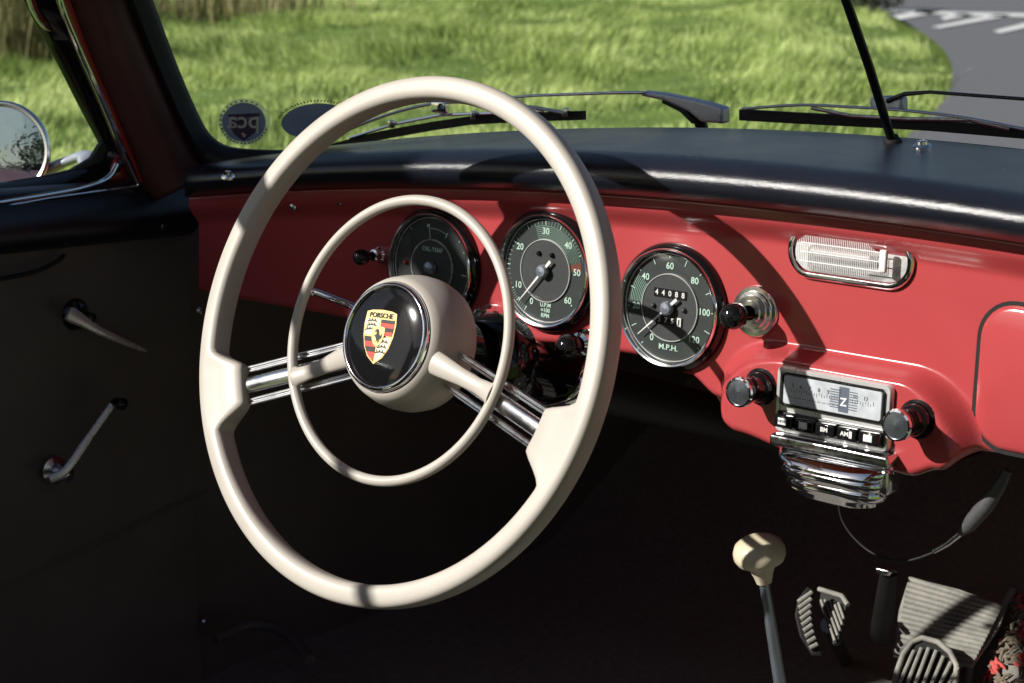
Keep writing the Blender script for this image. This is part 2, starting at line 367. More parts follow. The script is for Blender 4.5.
    for lx, lv in lamps:
        MB().lathe([(.0001, .0035), (.0012, .0032), (.0021, .002), (.0023, 0)], dp(x+lx, v+lv, .0052), DN, 20).build('warning_lamp', lm, dish)
    if nang is not None:
        nd = MB(); a = R(nang); c, s = math.cos(a), math.sin(a); T = F @ Matrix.Translation((0, 0, .0045)) @ Matrix.Rotation(a, 4, 'Z')
        nd.prism([(-.0125, -.0013), (0, -.0011), (r*.86, -.00028), (r*.86, .00028), (0, .0011), (-.0125, .0013)], .0005, T)
        nd.build('needle', M['white'], dish, smooth=0)
        MB().lathe([(.0058, .003), (.0056, .0065), (.0044, .0078), (.0001, .0082)], dp(x, v, .0047), DN, 32).build('needle_hub', M['steel'], dish)
    else:
        MB().lathe([(.0062, .002), (.0050, .0062), (.0026, .0080), (.0001, .0084)], dp(x, v, .0047), DN, 32).build('needle_hub', M['steel'], dish)
    MB().lathe([(GR-.0068, .0098), (GR*.5, .0106), (.0001, .0109)], o, DN, 64).build('glass_lens', M['lens'], dish, smooth=80)
    return dish
gauge(-.128, -.0126, 'leftmost gauge, oil temperature dial with red warning lamp and bare centre cap', 'oil')
gauge(0, 0, 'middle gauge, rev counter marked to 60 with green hatched arc and small red band', 'rev')
gauge(.129, -.0138, 'rightmost gauge, speedometer marked to 120 with odometer reading 44088', 'speed')

# ---- dash knobs
def knob(x, v, rad, shaft, label, m='blackgloss', base=0., esc=None, cap=False):
    o = dp(x, v, base); L_ = shaft
    k = MB().lathe([(.0001, L_+rad*.95), (rad*.45, L_+rad*.88), (rad*.8, L_+rad*.6), (rad, L_+rad*.1), (rad*.96, L_-rad*.5), (rad*.7, L_-rad*.9), (rad*.45, L_-rad*1.1), (rad*.42, 0.)], o, DN, 36).build('control_knob', M[m], dash, smooth=60)
    tag(k, label)
    e = esc or [(rad*.95, 0), (rad*.95, .003), (rad*.75, .0045), (rad*.75, .010), (rad*.5, .011)]
    MB().lathe(e, o, DN, 40).build('collar', M['spokechrome'] if esc and len(esc) > 8 else M['chrome'], k, smooth=40)
    return k
knob(-.195, -.010, .0075, .026, 'small black pull knob left of the leftmost gauge', cap=True)
knob(-.060, -.050, .0085, .030, 'black knob with chrome collar between the two left gauges', esc=[(.013, 0), (.013, .006), (.0115, .009), (.0115, .016), (.009, .018)])
knob(.046, -.055, .0105, .030, 'round black knob below the middle gauge', esc=[(.012, 0), (.012, .007), (.010, .009), (.010, .014), (.007, .016)])
knob(.2075, -.0065, .0105, .032, 'black knob in stepped chrome ring right of the rightmost gauge', esc=[(.0205, 0), (.0205, .0015), (.0195, .003), (.0165, .0032), (.016, .0055), (.0135, .0058), (.013, .008), (.0095, .0082), (.009, .010), (.006, .0102)])
for x, v in ((-.3, .023), (-.24, .034)):
    s_ = MB().lathe([(.0001, .002), (.003, .0016), (.0042, 0)], dp(x, v, 0.009), DN, 20).build('screw', M['dullchrome'], dash)

# ---- oval map light
cx, cv = (dhit(789, 245, .008)[0]+dhit(905, 262, .008)[0])/2, (dhit(845, 230, .008)[1]+dhit(845, 283, .008)[1])/2
LF = dframe(cx, cv, 0)
def stadium_rings(w, h, prof, F, r=None):
    out = []
    for ins, z in prof:
        out.append([F @ V((x, y, z)) for x, y in rrect(w-2*ins, h-2*ins, max((h-2*ins)/2-.0005, .001), 12)])
    return out
rg = stadium_rings(.108, .043, [(0, 0), (0, .003), (.0015, .0045), (.004, .0045), (.0045, .003)], LF)
lamp = MB().grid(rg, closed=True).build('map_light', M['chrome'], dash, smooth=50); tag(lamp, 'oval chrome map light with ribbed clear lens above the radio')
rg = stadium_rings(.099, .034, [(0, .003), (.0005, .0060), (.003, .0085), (.007, .0098), (.012, .0102)], LF)
lm_ = MB().grid(rg, closed=True); lm_.add(rg[-1], [tuple(range(len(rg[-1])))])
lens = lm_.build('ribbed_lens', M['lampglass'], lamp, smooth=50)
rb = MB()
for i in range(44): rb.box((-.041+i*.0016, 0, .0102), (.00018, .0125-.006*max(0, abs(i-21)-17)/5, .0003), LF)
for j in range(3): rb.box((-.003, -.007+j*.007, .0104), (.035, .0003, .0004), LF)
rb.build('lens_ribs', M['lamplens'], lamp, smooth=0)
MB().box((.034, .001, .0115), (.0030, .0085, .0020), LF, bev=.0015).build('switch', M['white'], lamp)
rg = stadium_rings(.097, .032, [(0, .0012), (.001, .0014)], LF); q = MB().grid(rg, closed=True); q.add(rg[-1], [tuple(range(len(rg[-1])))]); q.build('reflector', M['reflector'], lamp)
MB().tube([LF @ V((-.030, 0, .006)), LF @ V((.020, 0, .006))], .0035, 14).build('bulb', M['white'], lamp)

# ---- radio
rx = sum(dhit(*p, .030)[0] for p in ((783, 373), (893, 395), (770, 433), (883, 450)))/4; rv = -.0645
RF = dframe(rx, rv, .020)
radio = MB(); W_, H_ = .099, .051
rg = stadium_rings(W_, H_, [(0, 0)], RF)
def rr_rings(w, h, r, prof, F, cy=0, cx=0): return [[F @ V((x, y, z)) for x, y in rrect(w-2*i, h-2*i, max(r-i, .0006), 6, cx, cy)] for i, z in prof]
rg = rr_rings(W_, H_, .005, [(0, -.004), (0, .0085), (.0012, .0100), (.0035, .0100), (.0042, .0085)], RF)
radio.grid(rg, closed=True); radio.add(rg[-1], [tuple(range(len(rg[-1])))])
ro = radio.build('radio', M['silver'], dash, smooth=45); tag(ro, 'chrome faced push button car radio between two knobs')
rg = rr_rings(.086, .0235, .003, [(0, .0085), (.0005, .0102), (.0012, .0108)], RF, cy=.0085)
q = MB().grid(rg, closed=True); q.add(rg[-1], [tuple(range(len(rg[-1])))]); q.build('tuning_scale', M['radioface'], ro, smooth=40)
rg = rr_rings(.088, .0255, .003, [(0, .0086), (0, .0114), (.0009, .0114), (.0010, .0095)], RF, cy=.0085); MB().grid(rg, closed=True).build('scale_rim', M['enamelblack'], ro, smooth=40)
tx = MB()
for s, x in (('5', -.034), ('6', -.027), ('7', -.019), ('8', -.011), ('9', -.003), ('10', .020), ('12', .029)): textmesh(tx, s, .0042, RF @ Matrix.Translation((x, .0125, .0110)))
for i in range(34): tx.box((-.037+i*.0022, .0095-.0006*(i % 3), .0109), (.00016, .0010+.0006*(i % 2), .0001), RF)
for i in range(8): tx.box((.0035, .0155-i*.0019, .0109), (.0048, .00035, .0001), RF); tx.box((.0185, .0155-i*.0019, .0109), (.0035, .00035, .0001), RF)
for i in range(12): tx.box((-.036+i*.0042, .0035, .0109), (.0014, .00025, .0001), RF)
tx.build('scale_print', M['ink'], ro, smooth=0)
t2 = MB().box((.0105, .0088, .0108), (.0042, .0095, .0002), RF); t2.build('tuning_pointer_panel', M['ink'], ro, smooth=0)
t2 = MB(); textmesh(t2, 'Z', .0085, RF @ Matrix.Translation((.0105, .0068, .0112)), bold=.0002); t2.build('scale_letter', M['white'], ro, smooth=0)
MB().box((0, -.0150, .0098), (.0465, .0062, .0018), RF, bev=.0012).build('button_panel', M['enamelblack'], ro)
for i, s in enumerate(('UKW', '', 'BM', 'AM', '')):
    bx = -.037+i*.0185
    bt = MB().box((bx, -.0150, .0140), (.0082, .0048, .0045), RF, bev=.0014).build('push_button', M['blackgloss'], ro)
    ins = MB(); ins.box((bx, -.0146, .0186), (.0036, .0026, .0003), RF, bev=.0002); 
    if i in (0, 1, 4): ins.build('white_inset', M['white'], ro)
    elif i == 3: MB().box((bx+.004, -.0146, .0186), (.0012, .0026, .0003), RF).build('white_inset', M['white'], ro)
    if s:
        t3 = MB(); textmesh(t3, s, .0048 if i > 1 else .0028, RF @ Matrix.Translation((bx-(.001 if i == 3 else 0), -.0146, .0190)), bold=.0001); t3.build('button_lettering', M['white'] if i > 1 else M['ink'], ro, smooth=0)
for nm, (kx, kv) in (('left', (.2315, -.059)), ('right', (.3665, -.061))):
    o = dp(kx, kv, .024-.008)
    k = MB().lathe([(.0118, .008), (.0118, .016), (.0108, .0175), (.0100, .018), (.0100, .030), (.0108, .0315), (.0112, .034), (.0112, .0385)], o, DN, 40).build('control_knob', M['blackgloss'], dash, smooth=40)
    tag(k, 'black radio knob with chrome rim, %s of the radio' % nm)
    MB().lathe([(.0112, .0365), (.0119, .038), (.0114, .0400), (.0100, .0404), (.0098, .0395)], o, DN, 40).build('chrome_rim', M['chrome'], k)
    MB().lathe([(.0100, .0396), (.0060, .0400), (.0001, .0406)], o, DN, 40).build('knob_face', M['darksteel'], k)
    MB().lathe([(.0145, .007), (.0145, .0095), (.0125, .0105)], o, DN, 40).build('base_ring', M['blackgloss'], k)

# ---- chrome ashtray under the radio
ax0, ax1 = .250, .352; ay = -.0415; az = .797
ash = MB(); ash.box(((ax0+ax1)/2+.001, ay+.013, az-.0035), (.0510, .016, .0045), bev=.002)
ao = ash.build('ashtray', M['dullchrome'], dash, smooth=60); tag(ao, 'chrome bowl shaped ashtray hanging below the radio')
P = []
prof = [(.049, 0, .012), (.0495, -.004, .021), (.048, -.009, .0235), (.045, -.011, .0195), (.0465, -.014, .0225), (.045, -.019, .021), (.041, -.021, .017), (.0425, -.0245, .019), (.040, -.029, .0165), (.034, -.0315, .0125), (.034, -.034, .013), (.024, -.037, .008), (.001, -.038, .001)]
for hw, dz, hd in prof:
    row = []
    for k in range(48):
        a = 2*math.pi*k/48; ca, sa = math.cos(a), math.sin(a)
        ex = .55; row.append(V(((ax0+ax1)/2+.002+hw*math.copysign(abs(ca)**ex, ca), ay+.012+hd*math.copysign(abs(sa)**.8, sa), az-.009+dz)))
    P.append(row)
MB().grid(P, closed=True).build('bowl', M['chrome'], ao, smooth=75)
MB().box(((ax0+ax1)/2+.047, ay+.010, az-.020), (.004, .010, .010), bev=.003).build('end_bracket', M['dullchrome'], ao)

# ---- little studs on the padding
def stud(px, py, size, z0, lab):
    p = at(px, py, 'z', z0)
    for _ in range(6): p = at(px, py, 'z', padtop(p.x, p.y))
    ax = V((0, -.10, 1)).normalized()
    k = MB().lathe([(size, -.001), (size, .0015), (size*.8, .003), (size*.62, .0032), (size*.58, .0055), (size*.35, .0062), (size*.3, .0045), (.0001, .0045)], p, ax, 28).build('chrome_stud', M['chrome'], dash, smooth=40); tag(k, lab)
stud(922, 148, .0075, 1.0, 'chrome stud on the dash top right of the thin mirror rod')
stud(228, 178, .0060, .93, 'chrome stud at the left end of the padded dash top')

# =================================================================== STEERING WHEEL
WT = R(19.2); WN = V((0, -math.cos(WT), math.sin(WT))); WU = V((0, math.sin(WT), math.cos(WT))); WC = V((0, -.19, .86)); WX = V((1, 0, 0))
WF = frame(WC, WX, WU, WN) @ Matrix.Rotation(R(3), 4, 'Z')
wheel = thing('steering_wheel', WC, 'large cream steering wheel with thin inner horn ring and chrome wire spokes', 'steering wheel')
Rm = .1990
m = MB(); P = []; nr = 360
A1, A2 = 199, -19     # spoke directions before the small turn of the wheel
def adiff(a, b): return abs((a-b+180) % 360-180)
for i in range(nr):
    a = 360*i/nr; row = []
    w = max(sstep(10.5, 5.5, adiff(a, A1)), sstep(10.5, 5.5, adiff(a, A2)))
    for k in range(40):
        t = 2*math.pi*k/40; c, s = math.cos(t), math.sin(t)
        rx_ = .0092*math.copysign(abs(c)**.62, c); rz = .0108*math.copysign(abs(s)**.62, s)
        if c < 0: rx_ -= w*.0275*(-c)**.6
        if s < 0: rz *= 1.15
        if c < 0: rz *= (1-.15*w)
        rr = Rm+rx_; row.append(WF @ V((rr*math.cos(R(a)), rr*math.sin(R(a)), rz)))
    P.append(row)
P.append(P[0]); m.grid(P, closed=True)
rim = m.build('wheel_rim', M['cream'], wheel, smooth=80)
HO = WF @ V((0, 0, 0))
hub = MB().lathe([(.020, -.044), (.044, -.043), (.0515, -.037), (.0537, -.028), (.0537, -.017), (.0522, -.008), (.0490, .003), (.0462, .0085), (.0440, .0095), (.0430, .008), (.0425, .004), (.0001, .004)], WC, WN, 96).build('wheel_hub', M['cream'], wheel, smooth=50)
bad = MB().lathe([(.0428, .004), (.0432, .0115), (.0420, .0138), (.0402, .0145), (.0388, .0138), (.0385, .010)], WC, WN, 96).build('horn_button_bezel', M['chrome'], wheel, smooth=60)
hb = MB().lathe([(.0388, .0118), (.036, .0126), (.028, .0139), (.016, .0149), (.0001, .0153)], WC, WN, 96).build('horn_button', M['blackgloss'], wheel, smooth=80)
# crest
CF = WF @ Matrix.Translation((-.004, -.0005, .0147)) @ Matrix.Diagonal((1.20, 1.12, 1, 1))
def shield(k=1.): return [(x*k, y*k) for x, y in [(-.0128, .0165), (-.0085, .0178), (0, .0184), (.0085, .0178), (.0128, .0165), (.0136, .008), (.0128, 0), (.0105, -.008), (.0065, -.0145), (0, -.0195), (-.0065, -.0145), (-.0105, -.008), (-.0128, 0), (-.0136, .008)]]
cr = MB().prism(shield(), .0011, CF, -.0006).build('crest', M['gold'], hb, smooth=0)
cw = MB(); crd = MB(); cb = MB()
yt = .0118
def clip(poly, z, mb, h=.0003): mb.prism(poly, h, CF, z)
clip([(-.0122, yt), (-.0006, yt), (-.0006, .0006), (-.0118, .0006), (-.0124, .006)], .0005, cw)
clip([(.0006, -.0006), (.0118, -.0006), (.0098, -.008), (.006, -.0138), (.0006, -.0182)], .0005, cw)
q1 = [(.0006, yt), (.0122, yt), (.0124, .006), (.0118, .0006), (.0006, .0006)]
clip(q1, .0005, crd); clip([(-.0006, -.0006), (-.0006, -.0182), (-.006, -.0138), (-.0098, -.008), (-.0118, -.0006)], .0005, crd)
for y0, y1, xl in ((.0118, .0095, .0120), (.0062, .0036, .0120)): clip([(.0007, y0), (xl, y0), (xl, y1), (.0007, y1)], .0008, cb)
for y0, y1, x0, x1 in ((-.0008, -.0040, -.0114, -.0108), (-.0078, -.0112, -.0096, -.0076)): clip([(-.0007, y0), (x0, y0), (x1, y1), (-.0007, y1)], .0008, cb)
for (bx, by) in ((-.0068, .0100), (-.0068, .0070), (-.0078, .0040), (.0055, -.0040), (.0050, -.0075), (.0040, -.0112)):   # antlers
    clip([(bx-.0042, by-.0008), (bx, by+.0002), (bx+.0040, by-.0004), (bx+.0040, by+.0004), (bx, by+.0011), (bx-.0042, by)], .0008, cb)
    for dx in (-.0025, 0, .0025): clip([(bx+dx-.0004, by+.0006), (bx+dx+.0004, by+.0006), (bx+dx-.0002, by+.0020), (bx+dx-.0008, by+.0018)], .0008, cb)
sh2 = [(x*.36, y*.36-.0002) for x, y in shield()]
MB().prism(sh2, .0004, CF, .0009).build('small_shield', M['gold'], cr, smooth=0) if False else None
cg = MB(); cg.prism([(x*.40, y*.38-.0002) for x, y in shield()], .0004, CF, .0009)
# rearing horse
horse = [(-.0012, -.0048), (-.0004, -.0030), (-.0012, -.0014), (-.0022, -.0002), (-.0030, .0004), (-.0026, .0009), (-.0014, .0008), (-.0010, .0020), (-.0016, .0032), (-.0026, .0026), (-.0028, .0032), (-.0012, .0050), (.0004, .0046), (.0010, .0030), (.0016, .0010), (.0026, .0004), (.0034, .0020), (.0038, -.0010), (.0026, -.0020), (.0018, -.0024), (.0020, -.0040), (.0010, -.0048), (.0008, -.0036), (.0002, -.0028), (-.0004, -.0040)]
cb.prism(horse, .0003, CF, .0013)
textmesh(cb, 'PORSCHE', .0048, CF @ Matrix.Translation((0, .0143, .0008)), bold=.00018, sx=.98)
cw.build('crest_pale_quarters', M['enamelwhite'], hb, smooth=0); crd.build('crest_red_bars', M['enamelred'], hb, smooth=0); cb.build('crest_black_details', M['enamelblack'], hb, smooth=0); cg.build('crest_centre_shield', M['gold'], hb, smooth=0)
# horn ring
hr = MB(); P = []
for i in range(120):
    a = 2*math.pi*i/120; row = []
    for k in range(14):
        t = 2*math.pi*k/14; row.append(WF @ V(((.1105+.0042*math.cos(t))*math.cos(a), (.1105+.0042*math.cos(t))*math.sin(a), .0045*math.sin(t)-.002)))
    P.append(row)
P.append(P[0]); hr.grid(P, closed=True)
for a in (A1+3, A2+2):
    c, s = math.cos(R(a)), math.sin(R(a)); pts = [WF @ V((q*c, q*s, z)) for q, z in ((.036, .002), (.055, .001), (.075, -.001), (.092, -.002), (.104, -.002), (.109, -.002))]
    hr.tube(pts, [.0105, .0090, .0068, .0062, .0075, .0110], 16, flat=.55, upv=WN)
tag(hr.build('horn_ring', M['cream'], wheel, smooth=80), 'thin cream inner horn ring with two arms')
# spokes: broad chrome bar with two wires on each side
for a in (A1, A2):
    c, s = math.cos(R(a)), math.sin(R(a)); T = WF @ Matrix.Rotation(R(a), 4, 'Z')
    z0, z1 = -.018, -.003
    sp = MB().tube([T @ V((.048, 0, z0)), T @ V((.165, 0, z1)), T @ V((.178, 0, z1))], .0070, 16, flat=.5, upv=WN).build('spoke_bar', M['spokechrome'], wheel, smooth=50)
    tag(sp, 'broad chrome spoke bar on the %s' % ('left' if a > 90 else 'right'))
    for q in (-.0155, -.0122, .0122, .0155):
        MB().tube([T @ V((.046, q*.95, z0)), T @ V((.178, q, z1))], .00165, 10).build('spoke_wire', M['spokechrome'], wheel)

# =================================================================== STEERING COLUMN
column = thing('steering_column', (0, 0, .78), 'dark steering column and bracket under the gauges behind the wheel hub', 'steering column')
MB().tube([WC-WN*.044, WC-WN*.075, WC-WN*.078, WC-WN*.26], [.030, .030, .023, .023], 32).build('column_tube', M['blackgloss'], column, smooth=40)
MB().tube([WC-WN*.255, WC-WN*.60], [.021, .021], 32).build('lower_column', M['rubber'], column, smooth=40)
MB().lathe([(.030, -.095), (.040, -.105), (.042, -.130), (.034, -.142), (.024, -.146)], WC, WN, 40).build('switch_housing', M['blackgloss'], column, smooth=50)
st = MB().tube(smooth_path([at(372, 318, 'y', -.12), at(352, 306, 'y', -.125), at(332, 298, 'y', -.135), at(310, 290, 'y', -.14)], 5), [.0032]*16, 14).build('indicator_stalk', M['chrome'], column, smooth=50)
MB().lathe([(.0001, 0), (.0035, .002), (.0035, .008), (.0001, .011)], at(316, 293, 'y', -.14), V((-1, -.2, .2)), 16).build('stalk_tip', M['dullchrome'], column)
br = smooth_path([at(522, 392, 'y', -.03), at(536, 402, 'y', -.03), at(556, 404, 'y', -.03), at(574, 396, 'y', -.03), at(585, 380, 'y', -.025), at(589, 366, 'y', -.01)], 6)
MB().tube(br, .0062, 16).build('curved_chrome_bracket', M['chrome'], column, smooth=60)
MB().tube([at(548, 398, 'y', .0), at(572, 402, 'y', .0), at(594, 388, 'y', .0), at(602, 366, 'y', .0)], .0065, 16).build('dark_bracket', M['blackgloss'], column, smooth=60)
MB().tube(smooth_path([at(470, 330, 'y', -.03), at(500, 345, 'y', -.02), at(535, 352, 'y', -.01), at(565, 372, 'y', .02)], 5), .012, 20, flat=.8).build('choke_shroud', M['blackgloss'], column, smooth=60)
MB().tube([at(448, 318, 'y', -.08), at(470, 333, 'y', -.07), at(492, 338, 'y', -.05)], [.006, .010, .008], 16).build('lock_barrel', M['dullchrome'], column, smooth=60)

# =================================================================== BODY SHELL
body = thing('car', (XC, .1, .3), 'red vintage car whose cabin, dark windscreen pillar and left door surround the view', 'car')
PN = V((.0, 1, .47)).normalized(); PP = V((-.48, .05, .932))     # plane of the left end of the windscreen
def wp(px, py, off=0.): return hit(px, py, PP+PN*off, PN)
def xp(px, py, x): return at(px, py, 'x', x)
def extend(pts, zt=1.20):
    a, b = pts[1], pts[0]; d = (b-a)*(1/(b.z-a.z)); return [b+d*(zt-b.z)+V((.012, -.012, 0))]+pts
Gp = smooth_path([wp(*p) for p in ((146, -1), (154, 20), (164, 47), (175, 75), (187, 103), (195, 120), (203, 134), (212, 143), (224, 149), (245, 152), (281, 153), (330, 152), (372, 150))], 3)
Sp = smooth_path([wp(*p, -.012) for p in ((126, -1), (134, 20), (145, 47), (157, 75), (170, 105), (180, 125), (189, 142), (196, 154), (204, 164), (222, 172), (270, 176), (325, 176), (370, 174))], 3)
Gp = extend(Gp); Sp = extend(Sp)
seal = MB()
mid = [(a+b)/2+V((.008, -.010, 0)) for a, b in zip(Gp, Sp)]
seal.grid([[p+V((-.003, .008, 0)) for p in Gp], Gp, [(a*.75+b*.25)+V((.004, -.006, 0)) for a, b in zip(Gp, Sp)], mid, [(a*.2+b*.8)+V((.004, -.006, 0)) for a, b in zip(Gp, Sp)], Sp])
seal.build('windscreen_seal', M['rubber'], body, smooth=80, solid=.004, offs=0)
# pillar surface
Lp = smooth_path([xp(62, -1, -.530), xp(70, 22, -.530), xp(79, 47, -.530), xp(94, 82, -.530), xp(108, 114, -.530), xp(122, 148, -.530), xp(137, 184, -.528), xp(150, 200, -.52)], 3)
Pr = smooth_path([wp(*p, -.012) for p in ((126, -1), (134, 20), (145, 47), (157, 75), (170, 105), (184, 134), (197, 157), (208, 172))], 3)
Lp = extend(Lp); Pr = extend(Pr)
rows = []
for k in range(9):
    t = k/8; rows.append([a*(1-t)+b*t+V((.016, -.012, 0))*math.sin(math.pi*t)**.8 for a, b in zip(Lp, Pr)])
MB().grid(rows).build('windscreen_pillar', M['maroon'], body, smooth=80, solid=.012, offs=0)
# pillar and roof-side rail above the frame
top = (Lp[0]+Pr[0])/2
rail = smooth_path([top+V((.0, .0, -.01)), top+V((-.01, -.05, .035)), top+V((-.02, -.17, .085)), V((-.53, -.50, 1.318)), V((-.53, -.95, 1.33)), V((-.55, -1.5, 1.28))], 6)
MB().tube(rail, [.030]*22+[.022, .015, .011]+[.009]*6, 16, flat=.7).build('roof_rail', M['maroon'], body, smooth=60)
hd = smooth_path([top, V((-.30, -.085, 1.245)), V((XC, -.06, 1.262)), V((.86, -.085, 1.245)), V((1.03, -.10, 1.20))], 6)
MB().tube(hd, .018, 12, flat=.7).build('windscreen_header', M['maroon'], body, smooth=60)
def roofz(x, y): u_ = (x-XC)/.82; return 1.385-.085*u_*u_-.10*max(0, (-.35-y)/-.27 if y > -.35 else 0)**2*1.0-.03*max(0, -.9-y)
def roofpatch(xa, xb, ya, yb, nm):
    MB().grid([[V((xa+(xb-xa)*i/16, ya+(yb-ya)*j/8, roofz(xa+(xb-xa)*i/16, ya+(yb-ya)*j/8))) for i in range(17)] for j in range(9)]).build(nm, M['bodyred'], body, smooth=80, solid=.02, offs=-1)
roofpatch(-.53, 1.09, -.08, -.40, 'roof_front'); roofpatch(-.53, 1.09, -1.55, -1.95, 'roof_rear')
roofpatch(.45, 1.09, -.40, -1.55, 'roof_side')  # unseen side panel, widened inward to keep the cabin darker
# right pillar (mirror image)
def mx(p): return V((2*XC-p.x, p.y, p.z))
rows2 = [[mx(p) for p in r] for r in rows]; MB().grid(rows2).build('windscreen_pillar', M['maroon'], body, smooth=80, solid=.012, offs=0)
# windscreen
rows = []
for j in range(13):
    row = []; h = .31*j/12
    for i in range(61):
        x = -.49+(2*(XC+.49))*i/60; u_ = (x-XC); rk = R(36-12*(abs(u_)/.77)**2); f = 1-.10*h/.31*1
        row.append(V((XC+u_*(1-.06*h/.31), yglass(x)+.004-h*math.sin(rk), ztop(x)-.004+h*math.cos(rk))))
    rows.append(row)
MB().grid(rows).build('windscreen', M['glass'], body, smooth=80)
# lower bright strip/rubber along the base of the screen
MB().tube([V((-.44+1.44*i/60, yglass(-.44+1.44*i/60)+.012, ztop(-.44+1.44*i/60)-.009)) for i in range(61)], .0065, 10).build('lower_screen_seal', M['rubber'], body, smooth=60)
# bonnet, scuttle and wings
rows = []
for j in range(41):
    y_ = j/40; row = []
    for i in range(61):
        u_ = -1+2*i/60; x = XC+u_*(.84+.02*math.sin(math.pi*y_)); y = yglass(XC+u_*.74)+.022+y_*1.35
        zc = .962-.10*y_-.36*y_**2; wing = .20*math.exp(-((abs(u_)-.78)/.20)**2)*math.sin(math.pi*min(1, y_*1.05))**.8
        z = zc-.135*u_*u_*.60-.11*abs(u_)**3*(y_**.5)+wing*.22 - .30*max(0, abs(u_)-.9)/.1*.35
        row.append(V((x, y, z)))
    rows.append(row)
MB().grid(rows).build('bonnet', M['bodyred'], body, smooth=80)
for s in (-1, 1):
    rows = []
    edge = rows_e = [V((XC+s*(.84+.02*math.sin(math.pi*j/40)), yglass(XC+s*.74)+.022+1.35*j/40, .962-.10*(j/40)-.36*(j/40)**2-.081-.11*(j/40)**.5-.105+.22*.2*math.exp(-1.21)*math.sin(math.pi*min(1, j/40*1.05))**.8)) for j in range(41)]
    rows = [[p+V((s*.03*math.sin(math.pi*k/5)*.8, 0, -(p.z-.22)*k/5)) for p in edge] for k in range(6)]
    w_ = MB().grid(rows).build('front_wing_side', M['bodyred'], body, smooth=80)
# nose
nose = [V((XC+(-1+2*i/40)*.80, 1.49, .50)) for i in range(41)]
MB().grid([[V((XC+(-1+2*i/40)*.80, 1.40+.06, .54-.16*(abs(-1+2*i/40))**2)) for i in range(41)], [V((XC+(-1+2*i/40)*.80, 1.60-.12*abs(-1+2*i/40)**2, .40)) for i in range(41)], [V((XC+(-1+2*i/40)*.76, 1.52, .22)) for i in range(41)]]).build('nose_panel', M['bodyred'], body, smooth=80)
# cabin lining
side = -.535
MB().grid([[V((side, .06, z)) for z in (.30, .60, .90)], [V((side+.02, .45, z)) for z in (.30, .60, .88)], [V((side+.06, .95, z)) for z in (.28, .5, .70)]]).build('kick_panel', M['vinyl'], body)
MB().grid([[V((x, -1.25, .36)) for x in (-.54, .28, 1.06)], [V((x, .50, .36)) for x in (-.54, .28, 1.06)], [V((x, .62, .375)) for x in (-.54, .28, 1.06)], [V((x, .92, .56)) for x in (-.54, .28, 1.06)], [V((x, .95, .76)) for x in (-.54, .28, 1.06)]]).build('floor_carpet', M['carpet'], body, smooth=50)
tun = []
for y in (-1.2, -.6, 0, .3, .6, .8):
    tun.append([V((XC-.05+.12*math.cos(R(a)), y, .35+.09*math.sin(R(a)))) for a in range(0, 181, 15)])
MB().grid(tun).build('tunnel_carpet', M['carpet'], body, smooth=60)
# carpet fold under the wheel
MB().tube(smooth_path([at(215, 640, 'z', .42), at(250, 625, 'z', .425), at(285, 632, 'z', .425), at(310, 660, 'z', .42)], 5), .006, 10).build('carpet_edge_piping', M['vinyl'], body)
MB().box((XC, .03, .30), (.83, .01, .01)).build('cross_member', M['vinyl'], body) if False else None
# bulkhead behind the instruments
sill = MB().box((-.58, -.2, .27), (.05, 1.1, .09), bev=.02).build('sill', M['bodyred'], body)
MB().box((1.13, -.2, .25), (.05, 1.1, .07), bev=.02).build('sill', M['bodyred'], body)
# rest of the cabin behind and beside the camera: it shades the interior
MB().grid([[V((1.085, .10, z)) for z in (.30, .6, .9)], [V((1.03, .5, z)) for z in (.3, .6, .88)], [V((.98, .95, z)) for z in (.28, .5, .70)]]).build('kick_panel', M['vinyl'], body)
for xs in (-.56, 1.12):
    MB().grid([[V((xs, y, z)) for z in (.3, .9, 1.33)] for y in (-1.42, -1.9)]).build('rear_quarter_panel', M['vinyl'], body, solid=.03)
MB().grid([[V((x, -1.75, z)) for x in (-.56, .28, 1.12)] for z in (.3, 1.0)]).build('rear_bulkhead', M['vinyl'], body, solid=.03)
for xs in (.0, .62):
    MB().box((xs, -.80, .42), (.23, .25, .06), bev=.04).build('seat_cushion', M['vinyl'], body, smooth=60)
    MB().box((0, 0, .26), (.22, .05, .23), Matrix.Translation((xs, -1.08, .46)) @ Matrix.Rotation(R(14), 4, 'X'), bev=.04).build('seat_back', M['vinyl'], body, smooth=60)
# red jamb slivers between the door frame and the pillar
def ribbon(mb, P1, P2, x1, x2, th=.003):
    a = [xp(*p, x1) for p in P1]; b = [xp(*p, x2) for p in P2]; mb.strip(a, b, th, (-1, 0, 0))
j = MB(); ribbon(j, [(57, -20), (77, 40), (110, 108), (139, 182)], [(64, -20), (84, 38), (118, 106), (144, 180)], -.512, -.512, .002); j.add([xp(x, y, -.536) for x, y in ((104, 186), (114, 160), (122, 150), (132, 160), (141, 186))], [(0, 1, 2, 3, 4)])
j.build('door_jamb', M['bodyred'], body, solid=.003)
for (px, py, x) in ((163, 226, -.50), (200, 311, -.515), (205, 622, -.515)):
    p = at(px, py, 'x', x); MB().lathe([(.0001, .003), (.003, .0026), (.0045, 0)], p, (1, 0, 0), 16).build('trim_screw', M['dullchrome'], body)

